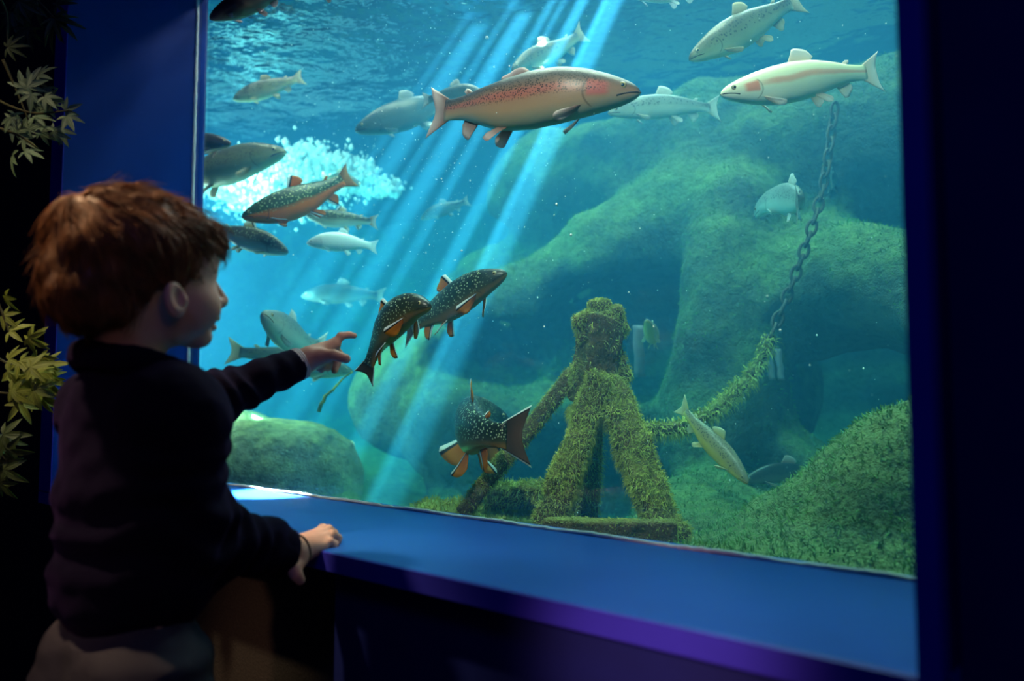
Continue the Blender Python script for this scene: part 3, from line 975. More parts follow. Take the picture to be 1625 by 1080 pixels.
fish('rainbow', [(1016, 147, 1.50), (900, 150, 1.53), (800, 166, 1.60), (735, 172, 1.68), (681, 179, 1.75)], 'large brown-pink rainbow trout with red cheek facing right near the top', 1.02, dors=0.45)
fish('albino', [(1144, 150, 1.52), (1220, 138, 1.54), (1300, 122, 1.57), (1398, 113, 1.62)], 'cream golden trout with pink stripe swimming left by the right frame', 0.95)
fish('char_orange', [(384, 345, 2.22), (440, 330, 2.25), (500, 308, 2.3), (560, 277, 2.35)], 'green spotted char with bright orange belly and orange tail at left', 1.22, fins=1.25, tail=0.85)
fish('char_dark', [(683, 486, 1.66), (650, 489, 1.70), (617, 515, 1.76), (596, 553, 1.82), (577, 600, 1.84)], 'dark spotted char bending head up right of the pointing finger', 1.18, fins=1.25, tail=0.85, splay=1.5, wide=1.1)
fish('char_dark', [(804, 433, 1.72), (755, 455, 1.76), (700, 490, 1.84), (640, 525, 1.94)], 'dark spotted char with white-edged fins swimming up right behind its neighbour', 1.05, fins=1.25, tail=0.85, splay=1.4)
fish('char_dark', [(806, 668, 1.98), (772, 664, 1.93), (748, 672, 1.82), (756, 682, 1.70), (790, 690, 1.60), (842, 692, 1.57)], 'dark spotted char curled away with its broad tail fin towards the glass', 1.15, fins=1.3, tail=0.85, splay=2.0)
fish('yellow', [(1187, 767, 1.66), (1155, 728, 1.70), (1115, 686, 1.74), (1078, 640, 1.80)], 'small yellow trout diving to the right above the weedy bank', 0.92)
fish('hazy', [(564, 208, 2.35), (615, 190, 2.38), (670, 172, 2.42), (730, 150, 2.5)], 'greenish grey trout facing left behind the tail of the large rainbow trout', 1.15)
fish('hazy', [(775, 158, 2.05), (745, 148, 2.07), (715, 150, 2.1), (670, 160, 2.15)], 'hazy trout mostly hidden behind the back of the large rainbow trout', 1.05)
fish('olive', [(812, 112, 2.2), (850, 92, 2.25), (890, 75, 2.28), (928, 50, 2.32)], 'hazy trout climbing through the light shafts with a white fin', 1.0)
fish('pale', [(965, 180, 2.0), (1010, 172, 2.02), (1070, 168, 2.05), (1143, 172, 2.1)], 'pale grey trout facing left in front of the cream trout', 0.88)
fish('olive', [(1094, 95, 1.75), (1140, 68, 1.76), (1195, 38, 1.80), (1272, -4, 1.85)], 'olive trout swimming down left at the top right', 1.0)
fish('pale', [(1199, 345, 2.05), (1215, 325, 2.02), (1245, 315, 1.95), (1268, 318, 1.84), (1262, 320, 1.76)], 'pale bluish trout turning its tail towards the glass beside the chain', 1.05, tail=1.3)
fish('hazy', [(1288, 298, 2.5), (1305, 290, 2.43), (1322, 283, 2.33), (1318, 283, 2.25)], 'small pale trout at the top of the chain', 1.0, tail=1.2)
fish('dark', [(333, 30, 2.14), (365, 15, 2.13), (420, -5, 2.12), (470, -16, 2.1)], 'dark trout with pinkish fins cut off by the top edge at left', 1.25)
fish('olive', [(370, 158, 2.52), (405, 146, 2.54), (440, 135, 2.55), (482, 122, 2.57)], 'dark olive trout swimming left under the rippled surface', 1.2)
fish('dark', [(366, 228, 2.35), (335, 227, 2.38), (300, 230, 2.45), (260, 236, 2.5)], 'small dark brown trout at the left frame above the grey-green trout', 0.95)
fish('olive', [(454, 241, 2.40), (400, 252, 2.42), (350, 267, 2.46), (250, 292, 2.55)], 'large grey-green trout facing right at the left frame', 1.08)
fish('brown_white', [(457, 401, 2.28), (415, 384, 2.3), (380, 374, 2.32), (330, 360, 2.36)], 'dark brown trout with white fins beside the boy\'s forehead', 1.15)
fish('brown_white', [(484, 340, 2.42), (520, 346, 2.42), (555, 348, 2.43), (600, 352, 2.45)], 'brown-backed char with white-edged tail under the orange char', 1.12)
fish('white', [(487, 386, 2.32), (520, 383, 2.33), (555, 385, 2.35), (600, 392, 2.38)], 'bright white trout facing left under the brown-backed char', 1.25)
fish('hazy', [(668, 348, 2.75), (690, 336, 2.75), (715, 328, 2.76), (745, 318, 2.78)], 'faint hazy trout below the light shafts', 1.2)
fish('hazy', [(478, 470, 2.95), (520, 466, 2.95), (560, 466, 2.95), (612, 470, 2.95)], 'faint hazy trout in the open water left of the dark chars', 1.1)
fish('pale', [(417, 498, 2.02), (432, 512, 2.08), (455, 528, 2.18), (485, 545, 2.30), (520, 550, 2.40)], 'grey spotted trout coming towards the glass above the boy\'s wrist', 1.05)
fish('olive', [(560, 590, 2.45), (500, 580, 2.42), (430, 565, 2.4), (360, 556, 2.4)], 'grey-green trout swimming right behind the pointing arm', 0.95)
fish('dark', [(1178, 765, 1.98), (1220, 752, 2.0), (1265, 750, 2.02), (1325, 760, 2.05)], 'dark trout lying low over the weedy bank at right', 0.85)
fish('rainbow', [(455, -22, 2.0), (490, -18, 2.0), (520, -16, 2.0), (570, -16, 2.0)], 'trout at the top edge showing only its pink fins', 1.05)
fish('yellow', [(1026, 508, 2.12), (1031, 522, 2.16), (1036, 532, 2.24), (1040, 535, 2.36)], 'tiny yellow and white fish beside the head of the timber post', 0.9, wide=1.3)
fish('olive', [(572, 292, 2.7), (555, 288, 2.72), (540, 285, 2.76), (510, 284, 2.85)], 'dark trout half hidden behind the orange tail of the char', 1.0)

fish('white', [(985, -14, 1.84), (1030, -12, 1.84), (1075, -12, 1.85), (1130, -16, 1.86)], 'white trout added above the top edge, its fin tip standing in for a lamp reflection', 1.0)  # added fish, its fin tip stands in for a lamp reflection

# added pale upright strips standing in for reflections in the pane
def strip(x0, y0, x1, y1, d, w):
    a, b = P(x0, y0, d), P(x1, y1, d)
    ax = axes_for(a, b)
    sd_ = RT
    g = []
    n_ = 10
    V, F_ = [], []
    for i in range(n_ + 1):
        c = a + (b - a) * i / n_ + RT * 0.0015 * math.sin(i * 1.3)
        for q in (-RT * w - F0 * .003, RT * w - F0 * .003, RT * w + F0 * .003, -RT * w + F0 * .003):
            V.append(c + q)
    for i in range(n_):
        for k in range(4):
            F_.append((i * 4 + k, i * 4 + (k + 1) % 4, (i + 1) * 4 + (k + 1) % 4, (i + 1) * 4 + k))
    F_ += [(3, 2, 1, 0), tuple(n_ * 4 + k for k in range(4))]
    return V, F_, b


strip_m = plain('reflection_strip', (0.26, 0.24, 0.28), 0.8, 0.3, 40, 0.2)
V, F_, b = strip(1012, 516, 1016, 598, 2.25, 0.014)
tag(mesh('reflection_strip', V, F_, strip_m, None, origin=b), 'grey upright strip standing in for a glass reflection beside the tiny yellow fish', 'strip')
for x0, x1, lab in ((1220, 1226, 'left one of two short pale strips standing in for glass reflections below the chain'), (1234, 1240, 'right one of two short pale strips standing in for glass reflections below the chain')):
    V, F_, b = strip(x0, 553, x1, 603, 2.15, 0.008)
    tag(mesh('reflection_strip', V, F_, strip_m, None, origin=b), lab, 'strip')

# ------------------------------------------------------------------ fine specks drifting in the water
N = 900
px = np.r_[rng.uniform(320, 1430, 500), rng.normal(660, 150, 1300)]
py = np.r_[rng.uniform(0, 860, 500), rng.normal(260, 170, 1300)]
ok = (px > 310) & (px < 1440) & (py > -20) & (py < 880)
px, py = px[ok], py[ok]
V, Fc = [], []
for i, (x, y) in enumerate(zip(px, py)):
    r0 = FW + RT * (x - 812.5) / FPX + UPV * (540 - y) / FPX
    dg = (GY + 0.03) / r0[1]
    c = EYE + r0 * (dg + rng.uniform(0.03, 0.75))
    if c[2] > WATER_Z - 0.02 or c[2] < SZ:
        continue
    r = 0.0006 * (0.6 + rng.exponential(0.75))
    b = len(V)
    V += [c + r * np.array(k) * rng.uniform(0.6, 1.4) for k in ((1, 0, 0), (-1, 0, 0), (0, 1, 0), (0, -1, 0), (0, 0, 1), (0, 0, -1))]
    Fc += [(b, b + 2, b + 4), (b + 2, b + 1, b + 4), (b + 1, b + 3, b + 4), (b + 3, b, b + 4), (b + 2, b, b + 5), (b + 1, b + 2, b + 5), (b + 3, b + 1, b + 5), (b, b + 3, b + 5)]
o = mesh('floating_specks', V, Fc, speck_m, None, origin=(-1.2, 1.6, 1.2))
tag(o, 'fine pale specks drifting in the aquarium water', 'specks', kind='stuff')

# ------------------------------------------------------------------ the boy
AZ = math.radians(39)
BF = F0 * math.cos(AZ) + RT * math.sin(AZ)          # where he faces
BR = -F0 * math.sin(AZ) + RT * math.cos(AZ)         # his right hand side
_o = P(222, 700, 1.03)
BO = np.array([_o[0], _o[1], 0.0])
BAX = np.stack([BF, BR, ZZ])


def B(f, r, z): return BO + BF * f + BR * r + ZZ * z


HC = P(215, 425, 1.00)


def Hd(f, r, u): return HC + BF * f + BR * r + ZZ * u


def skin_material():
    t = NT('skin')
    nz = t.noise(40, 4)
    col = t.mix(nz, (0.58, 0.30, 0.20), (0.70, 0.40, 0.29))
    return t.bsdf(col, 0.5, Normal=t.bump(t.noise(260, 3), 0.12, 0.001), Subsurface_Weight=0.08, Subsurface_Radius=(0.01, 0.004, 0.002), Specular_IOR_Level=0.3)


skin_m = skin_material()
t = NT('sweatshirt_cloth')
wv = t.noise(420, 2)
big = t.noise(7, 3)
sweat_m = t.bsdf(t.mix(big, (0.0018, 0.0016, 0.008), (0.0040, 0.0024, 0.0115)), 0.9, Normal=t.bump(t.math('ADD', t.math('MULTIPLY', wv, 0.25), t.noise(30, 3)), 0.35, 0.004),
                 Sheen_Weight=0.05, Sheen_Tint=(0.35, 0.16, 0.75, 1), Specular_IOR_Level=0.05)
t = NT('denim')
denim_m = t.bsdf(t.mix(t.noise(9, 4), (0.012, 0.012, 0.026), (0.036, 0.028, 0.038)), 0.85, Normal=t.bump(t.noise(300, 2), 0.3, 0.002))
t = NT('brown_hair')
hair_m = t.bsdf(t.mix(t.noise(28, 3), (0.07, 0.024, 0.008), (0.30, 0.12, 0.038)), 0.5, Specular_IOR_Level=0.3)
cuff_m = plain('pale_knit', (0.55, 0.50, 0.48), 0.9, 0.2, 200, 0.3, 0.001)
band_m = plain('black_elastic', (0.012, 0.010, 0.012), 0.7, 0.2, 200, 0.2, 0.001)
eye_m = plain('eye_white', (0.85, 0.84, 0.80), 0.15, 0.03, 20, 0)
iris_m = plain('dark_iris', (0.05, 0.03, 0.02), 0.1, 0.1, 20, 0)
shoe_m = plain('dark_shoe', (0.03, 0.03, 0.035), 0.6, 0.2, 40, 0.2)

SH_R, SH_L = B(0.0, 0.100, 0.752), B(0.0, -0.100, 0.752)
EL_R, WR_R = P(285, 842, 1.00), P(464, 876, 1.135)
SL_GAP = 0.016
EL_L, WR_L = P(322, 640, 1.235), P(472, 578, 1.355)


def group(p, lo, hi, fn, pad=0.03):
    lo, hi = np.asarray(lo) - pad, np.asarray(hi) + pad
    q = np.maximum(np.maximum(lo - p, p - hi), 0)
    out = (np.sqrt((q * q).sum(1)) + pad).astype(np.float32)
    m = (q.max(1) <= 0)
    if m.any():
        out[m] = fn(p[m])
    return out


def fingers(p, chains, k=0.003):
    d = None
    for pts, rr in chains:
        e = chain_sd(p, pts, rr, 0.002)
        d = e if d is None else smin(d, e, k)
    return d


def hand_l(p):
    W = WR_L
    K1, K2, K3, K4 = P(530, 547, 1.385), P(529, 554, 1.402), P(524, 562, 1.414), P(517, 570, 1.418)
    TB = P(510, 565, 1.350)
    d = cone(p, W, K1, .0185, .0115)
    for K in (K2, K3, K4):
        d = smin(d, cone(p, W, K, .0175, .0110), 0.010)
    d = smin(d, cone(p, W, TB, .0175, .0135), 0.010)
    d = smin(d, cone(p, P(492, 566, 1.36), P(520, 556, 1.39), .018, .014), 0.008)
    fs = [([K1, P(541, 533, 1.390), P(554, 531, 1.396), P(562, 532.5, 1.40)], [.0082, .0070, .0060, .0052]),
          ([TB, P(530, 563, 1.340), P(549, 569, 1.336)], [.0120, .0090, .0078]),
          ([K2, P(538, 561, 1.412), P(535, 577, 1.404), P(531, 588, 1.394)], [.0085, .0072, .0066, .0056]),
          ([K3, P(529, 572, 1.428), P(520, 583, 1.418), P(511, 583, 1.402)], [.0082, .0068, .0062, .0055]),
          ([K4, P(519, 579, 1.432), P(510, 586, 1.422), P(503, 583, 1.408)], [.0078, .0062, .0056, .0050])]
    return smin(d, fingers(p, fs), 0.005)


def hand_r(p):
    W = WR_R
    Ka, Kb, Kc, Kd = P(504, 847, 1.222), P(510, 850, 1.206), P(513, 857, 1.190), P(510, 867, 1.174)
    d = cone(p, W, Ka, .0205, .0095)
    for K in (Kb, Kc, Kd):
        d = smin(d, cone(p, W, K, .0205, .0098), 0.006)
    fs = [([Ka, P(512, 838, 1.245), P(521, 843, 1.262), P(524, 850, 1.262)], [.0085, .0074, .0066, .0056]),
          ([Kb, P(521, 840, 1.228), P(530, 846, 1.243), P(531, 853, 1.240)], [.0085, .0075, .0067, .0058]),
          ([Kc, P(527, 848, 1.208), P(536, 854, 1.218), P(535, 860, 1.214)], [.0085, .0075, .0067, .0058]),
          ([Kd, P(522, 859, 1.186), P(531, 864, 1.192), P(530, 869, 1.188)], [.0082, .0070, .0062, .0054]),
          ([P(474, 884, 1.135), P(466, 901, 1.112), P(470, 911, 1.110), P(476, 920, 1.113)], [.0150, .0105, .0092, .0072])]
    return smin(d, fingers(p, fs, 0.0015), 0.003)


def head_sd(p):
    q = ((p - HC) @ BAX.T).astype(np.float32)
    am = q.copy(); am[:, 1] = np.abs(am[:, 1])
    d = ell(q, (-.006, 0, .018), (.084, .069, .072))
    d = smin(d, ell(q, (.050, 0, .020), (.052, .060, .055)), .02)
    d = smin(d, ell(q, (.040, 0, -.035), (.060, .055, .060)), .02)
    d = smin(d, ell(am, (.064, .031, -.044), (.030, .027, .028)), .015)
    d = smin(d, ell(q, (.083, 0, -.080), (.018, .021, .015)), .014)
    d = smax(d, -ell(am, (.108, .029, .000), (.014, .017, .010)), .008)
    d = smin(d, cone(q, (.098, 0, -.002), (.1155, 0, -.030), .006, .0100), .008)
    d = smin(d, ell(am, (.107, .0085, -.033), (.0085, .006, .006)), .004)
    d = smin(d, ell(q, (.101, 0, -.0545), (.0105, .018, .0062)), .004)
    d = smin(d, ell(q, (.097, 0, -.0665), (.0110, .016, .0065)), .004)
    d = smax(d, -ell(q, (.110, 0, -.0600), (.012, .017, .0014)), .002)
    # ears: shell with a hollow
    ca, sa = math.cos(0.25), math.sin(0.25)
    e = am - np.array([.010, .077, -.044], np.float32)
    e2 = np.stack([ca * e[:, 0] + sa * e[:, 2], e[:, 1] - 0.35 * e[:, 0] * -1 * 0.5, -sa * e[:, 0] + ca * e[:, 2]], 1)
    ear = ell(e2, (0, 0, 0), (.0150, .0068, .0215))
    ear = smax(ear, -ell(e2, (.003, .0065, .003), (.0085, .0060, .0130)), .003)
    ear = smin(ear, ell(e2, (.012, .001, -.002), (.005, .005, .007)), .003)
    d = smin(d, ear, .004)
    return d


def body_sd(p):
    d = group(p, HC - .14, HC + .14, head_sd)
    d = smin(d, cone(p, Hd(-.012, 0, -.045), B(-.010, 0, .775), .042, .038), .015)
    d = smin(d, cone(p, B(-.005, -.07, .745), B(-.005, .07, .745), .030, .030), .03)
    d = smin(d, ell(p, B(-.005, 0, .68), (.065, .088, .13), BAX), .03)
    d = smin(d, ell(p, B(-.002, 0, .52), (.052, .072, .13), BAX), .03)
    for sh, el_, wr in ((SH_R, EL_R, WR_R), (SH_L, EL_L, WR_L)):
        d = smin(d, chain_sd(p, [sh, el_, wr], [.033, .028, .019], .02), .02)
    for s in (-1, 1):
        d = smin(d, chain_sd(p, [B(-.01, .052 * s, .46), B(.012, .06 * s, .25), B(-.012, .06 * s, .05)], [.062, .045, .030], .02), .02)
        d = smin(d, cone(p, B(-.02, .06 * s, .03), B(.08, .066 * s, .022), .026, .018), .02)
    lo, hi = np.minimum(P(455, 525, 1.33), P(570, 600, 1.45)), np.maximum(P(455, 525, 1.45), P(570, 600, 1.33))
    c1, c2 = P(512, 560, 1.385), P(492, 880, 1.17)
    d = smin(d, group(p, c1 - .085, c1 + .085, hand_l), .006)
    d = smin(d, group(p, c2 - .085, c2 + .085, hand_r), .006)
    return d


boy = thing('person', B(0, 0, 0), 'small boy in a dark sweatshirt pointing at the fish, one hand on the sill', 'person')
allp = np.array([WR_L, P(570, 530, 1.42), WR_R, P(540, 870, 1.26), HC, EL_R, SH_L, B(.12, .1, 0), B(-.06, -.1, 0)])
bv, bf = isosurf(body_sd, np.r_[allp[:, :2].min(0) - .13, -0.01], np.r_[allp[:, :2].max(0) + .13, 1.08], 0.0023)
mesh('body', bv, bf, skin_m, boy)
for s in (-1, 1):
    v, f = [], []
    c = Hd(.0805, .029 * s, -.001)
    bm = bmesh.new(); bmesh.ops.create_uvsphere(bm, u_segments=16, v_segments=10, radius=.0110)
    ev = np.array([x.co for x in bm.verts]); ef = [tuple(q.index for q in x.verts) for x in bm.faces]; bm.free()
    e_ = mesh('eye', c + ev, ef, eye_m, boy, origin=c)
    c2 = c + BF * .0062
    mesh('iris', c2 + ev * np.array([.52, .52, .52]), ef, iris_m, e_, origin=c2)


# clothing
def wr_noise(p, a, seed):
    return a * (vnoise(p * np.array([1, 1, 1.6], np.float32), 26, seed) + .5 * vnoise(p, 58, seed + 1))


def sweat_sd(p):
    d = ell(p, B(-.004, 0, .70), (.080, .106, .115), BAX)
    d = smin(d, cone(p, B(-.012, -.085, .765), B(-.012, .085, .765), .048, .048), .04)
    d = smin(d, cone(p, B(-.016, 0, .765), B(-.012, 0, .795), .066, .058), .02)
    d = smin(d, ell(p, B(-.004, 0, .60), (.084, .100, .13), BAX), .05)
    d = smin(d, ell(p, B(-.002, 0, .545), (.088, .104, .062), BAX), .03)
    d = smin(d, chain_sd(p, [SH_R, EL_R, WR_R], [.056, .051, .0315], .03), .035)
    d = smin(d, chain_sd(p, [SH_L, EL_L, P(470, 579, 1.352)], [.053, .042, .0275], .03), .03)
    # bunched folds round the elbow and along the sleeves
    for a, b, amp, ph in ((EL_R, WR_R, .0045, 0.), (SH_R, EL_R, .004, 1.), (EL_L, WR_L, .0045, 2.)):
        ax = (b - a) / np.linalg.norm(b - a)
        tpar = (p - a) @ ax
        w = np.clip(1 - np.abs(tpar / np.linalg.norm(b - a) - .4) * 1.6, 0, 1)
        near = np.clip(1 - np.abs(cone(p, a, b, .05, .04)) / .03, 0, 1)
        d = d - amp * w * near * np.sin(tpar * 190 + ph + 3 * vnoise(p, 20, 70))
    zz = (p[:, 2] - .50) + .05 * ((p - BO) @ BF - 0)
    tor = np.clip(1 - np.abs(p[:, 2] - .62) / .12, 0, 1)
    d = d - .004 * tor * np.sin(p[:, 2] * 115 + 5 * vnoise(p, 9, 75))
    d = smax(d, -(p[:, 2] - .478), .012)
    # openings at neck and cuffs
    d = smax(d, -cone(p, B(-.010, 0, .850), B(-.016, 0, .93), .054, .06), .006)
    for a, b in ((EL_R, WR_R), (EL_L, WR_L)):
        ax = (b - a) / np.linalg.norm(b - a)
        e = np.where(((p - b) ** 2).sum(1) < .07 ** 2, (p - b) @ ax - .004 + SL_GAP * (1.0 if b is WR_R else 0.35), -1.)
        d = smax(d, e.astype(np.float32), .003)
    return d + wr_noise(p, .0028, 77)


sv, sf = isosurf(sweat_sd, np.array([*(np.minimum(allp[:, :2].min(0), BO[:2] - .14) - .06), .45]), np.array([*(np.maximum(allp[:, :2].max(0), BO[:2] + .14) + .04), .90]), 0.0042)
sw = mesh('sweatshirt', sv, sf, sweat_m, boy)
sw['label'] = 'dark navy sweatshirt'


def ring_path(c, ax, r1, r2, ref, n=40):
    ax = ax / np.linalg.norm(ax)
    x = ref - ax * (ref @ ax); x /= np.linalg.norm(x)
    y = np.cross(ax, x)
    a = np.linspace(0, 2 * math.pi, n + 1)
    return c + r1 * np.cos(a)[:, None] * x + r2 * np.sin(a)[:, None] * y


def collar_sd(p):
    ax = ZZ * .95 - BF * -.32
    pts = ring_path(B(-.012, 0, .808), np.array(ZZ * .96 + BF * .28), .060, .064, BF, 24)
    d = chain_sd(p, pts, np.full(25, .0135), .006)
    pts2 = pts + ZZ * .012
    return smin(d, chain_sd(p, pts2, np.full(25, .0110), .006), .012) + wr_noise(p, .0012, 90)


cv, cf = isosurf(collar_sd, B(-.012, 0, .808) - .11, B(-.012, 0, .808) + .11, 0.0035)
mesh('collar', cv, cf, sweat_m, sw)
# ribbed cuffs
for a, b, r0, nm in ((EL_R, WR_R, .0315, 'cuff'), (EL_L, WR_L, .0275, 'cuff')):
    ax = (b - a) / np.linalg.norm(b - a)
    b = b - ax * SL_GAP * (1.0 if b is WR_R else 0.35)
    g = Geo()
    pts = [b - ax * .022, b - ax * .018, b - ax * .004, b + ax * .003, b + ax * .003]
    n = 36
    v, f = [], []
    x = np.cross(ax, ZZ); x /= np.linalg.norm(x); y = np.cross(x, ax)
    prof = [(-.026, r0 * .98), (-.020, r0 * 1.04), (-.004, r0 * 1.0), (.004, r0 * .98), (.005, r0 * .90), (-.004, r0 * .84)]
    for (tt, rr) in prof:
        for k in range(n):
            al = 2 * math.pi * k / n
            r = rr + .0006 * (k % 2)
            v.append(b + ax * tt + r * (math.cos(al) * x + math.sin(al) * y))
    for i in range(len(prof) - 1):
        for k in range(n):
            k2 = (k + 1) % n
            f.append((i * n + k, i * n + k2, (i + 1) * n + k2, (i + 1) * n + k))
    mesh(nm, v, f, sweat_m, sw)
ax = (P(520, 556, 1.39) - WR_L); ax /= np.linalg.norm(ax)
g = Geo()
for i in range(3):
    g.add(tube_vf(ring_path(WR_L + ax * (-.001 + .0036 * i), ax, .0258 - .0004 * i, .0272 - .0004 * i, ZZ, 32), .0024, 6, cap=False))
o = mesh('undershirt_cuff', g.v, g.f, cuff_m, boy)
o['label'] = 'pale undershirt cuff showing at the wrist'
ax = (P(513, 856, 1.20) - WR_R); ax /= np.linalg.norm(ax)
o = mesh('wristband', *tube_vf(ring_path(WR_R + ax * .0100, ax + ZZ * .06, .0232, .0222, ZZ, 36), .0017, 6, cap=False), band_m, boy)
o['label'] = 'thin black elastic band on the wrist'


def jeans_sd(p):
    d = ell(p, B(-.006, 0, .455), (.080, .098, .085), BAX)
    d = smin(d, ell(p, B(-.034, .045, .425), (.058, .055, .060), BAX), .03)
    d = smin(d, ell(p, B(-.034, -.045, .425), (.058, .055, .060), BAX), .03)
    for s in (-1, 1):
        d = smin(d, chain_sd(p, [B(-.01, .052 * s, .44), B(.015, .062 * s, .25), B(-.012, .064 * s, .045)], [.078, .060, .048], .02), .02)
    d = smax(d, p[:, 2] - .515, .006)
    d = smax(d, .025 - p[:, 2], .004)
    return d + wr_noise(p, .003, 95) - .003 * np.sin(p[:, 2] * 120 + 4 * vnoise(p, 12, 97)) * np.clip(1 - np.abs(p[:, 2] - .43) / .08, 0, 1)


jv, jf = isosurf(jeans_sd, B(0, 0, 0) - np.array([.2, .2, 0]), B(0, 0, .54) + np.array([.2, .2, 0]), 0.005)
mesh('jeans', jv, jf, denim_m, boy)
for s in (-1, 1):
    def shoe_sd(p, s=s):
        d = cone(p, B(-.03, .064 * s, .034), B(.085, .070 * s, .028), .037, .030)
        return smax(d, .0 - p[:, 2] + .001, .004)
    c = B(.03, .066 * s, .04)
    v_, f_ = isosurf(shoe_sd, c - .12, c + .12, .005)
    mesh('shoe', v_, f_, shoe_m, boy)


# hair: a full cap with thousands of loose locks swirling from the crown
def hair_sd(p):
    q = ((p - HC) @ BAX.T).astype(np.float32)
    d = ell(q, (-.010, 0, .022), (.093, .080, .075))
    d = smin(d, ell(q, (.046, 0, .040), (.060, .061, .041)), .02)
    d = smin(d, ell(q, (-.050, 0, -.030), (.052, .060, .055)), .02)
    uc = np.interp(q[:, 0], [-.12, -.05, -.02, -.004, .02, .035, .06, .10, .14], [-.085, -.088, -.075, -.035, -.022, -.034, .004, .018, .022])
    d = smax(d, (uc - q[:, 2]).astype(np.float32), .008)
    return d + .005 * vnoise(q, 38, 40) + .003 * vnoise(q * np.array([1, 1, .5], np.float32), 80, 41)


def grad(fn, p, e=.002):
    g_ = np.stack([fn(p + np.eye(3, dtype=np.float32)[k] * e) - fn(p - np.eye(3, dtype=np.float32)[k] * e) for k in range(3)], 1)
    return g_ / (np.linalg.norm(g_, axis=1)[:, None] + 1e-9)


hv, hf = isosurf(hair_sd, HC - .16, HC + .16, .004)
hr = mesh('hair', hv, hf, hair_m, boy)
hr['label'] = 'tousled chestnut brown hair'
NH = 9000
pt, nr = surface_points(hv, hf, NH, lambda c, n: np.clip(((c - HC) @ ZZ) * 4 + .8, .15, 1))
whorl = Hd(-.075, .01, .085)
steps, segs = 8, []
pos = pt.astype(np.float32) - nr * .003
clump = rng.normal(size=(NH, 3))
lift = rng.uniform(.000, .005, NH) + (rng.random(NH) < .10) * rng.uniform(.003, .014, NH)
Ls = rng.uniform(.028, .060, NH)
segs.append(pos.copy())
sw_dir = vnoise(pt, 30, 44)
for k in range(steps):
    n_ = grad(hair_sd, pos)
    away = pos - whorl
    dist = np.linalg.norm(away, axis=1)[:, None]
    dr = away / (dist + 1e-6) + .55 * np.cross(n_, away / (dist + 1e-6)) * np.exp(-dist / .05) + BF * .35 * np.clip(1 - dist / .2, 0, 1) - ZZ * .35
    dr = dr - n_ * (dr * n_).sum(1)[:, None]
    dr /= np.linalg.norm(dr, axis=1)[:, None] + 1e-6
    nzv = np.stack([vnoise(pos, 45, 45 + j) for j in range(3)], 1)
    dr = dr + .75 * nzv + .10 * clump
    dr /= np.linalg.norm(dr, axis=1)[:, None] + 1e-6
    pos = pos + dr * (Ls / steps)[:, None]
    dd = hair_sd(pos.astype(np.float32))
    target = lift * (k + 1) / steps
    pos = (pos + n_ * np.clip(target - dd, -.004, .006)[:, None]).astype(np.float32)
    segs.append(pos.copy())
S_ = np.stack(segs, 1)                       # NH, steps+1, 3
T_ = np.gradient(S_, axis=1); T_ /= np.linalg.norm(T_, axis=2)[..., None] + 1e-9
ref = rng.normal(size=(NH, 1, 3))
N_ = np.cross(T_, ref); N_ /= np.linalg.norm(N_, axis=2)[..., None] + 1e-9
B_ = np.cross(T_, N_)
w_ = np.linspace(1, .12, steps + 1)[None, :, None] * rng.uniform(.0005, .0013, NH)[:, None, None]
R3 = [S_ + w_ * (math.cos(a) * N_ + math.sin(a) * B_) for a in (0, 2.094, 4.189)]
V_ = np.stack(R3, 2).reshape(-1, 3)
base = (np.arange(NH)[:, None, None] * (steps + 1) + np.arange(steps)[None, :, None]) * 3
F_ = []
for k in range(3):
    k2 = (k + 1) % 3
    F_.append(np.concatenate([base + k, base + k2, base + 3 + k2, base + 3 + k], 2).reshape(-1, 4))
lo_ = mesh('locks', V_, np.vstack(F_), hair_m, hr)
lo_['kind'] = 'stuff'

# ------------------------------------------------------------------ leafy sprays on the wall at left
def leaf_material(name, a, b):
    t = NT(name)
    u, v, _ = t.xyz(t.uv())
    n1 = t.noise(60, 3)
    col = t.mix(n1, a, b)
    vein = t.math('SUBTRACT', 1.0, t.step(t.math('ABSOLUTE', t.math('SUBTRACT', u, 0.5)), 0.0, 0.10))
    col = t.mix(t.math('MULTIPLY', vein, 0.5), col, tuple(min(1, c * 1.7 + .03) for c in b))
    bs = t.n('BsdfPrincipled', Base_Color=col, Roughness=0.5, Normal=t.bump(vein, .5, .001))
    t.t.links.new(t.n('MixShader', Fac=.2, i1=bs, i2=t.n('BsdfTranslucent', Color=col)), t.out.inputs['Surface'])
    return t.m


leaf_y = leaf_material('yellow_green_leaf', (0.20, 0.24, 0.03), (0.42, 0.40, 0.06))
leaf_g = leaf_material('grey_green_leaf', (0.10, 0.15, 0.07), (0.24, 0.30, 0.17))
leaf_d = leaf_material('dark_olive_leaf', (0.05, 0.075, 0.015), (0.11, 0.13, 0.03))
stem_m = plain('leaf_stem', (0.10, 0.08, 0.03), 0.7, 0.3, 60, 0.2)


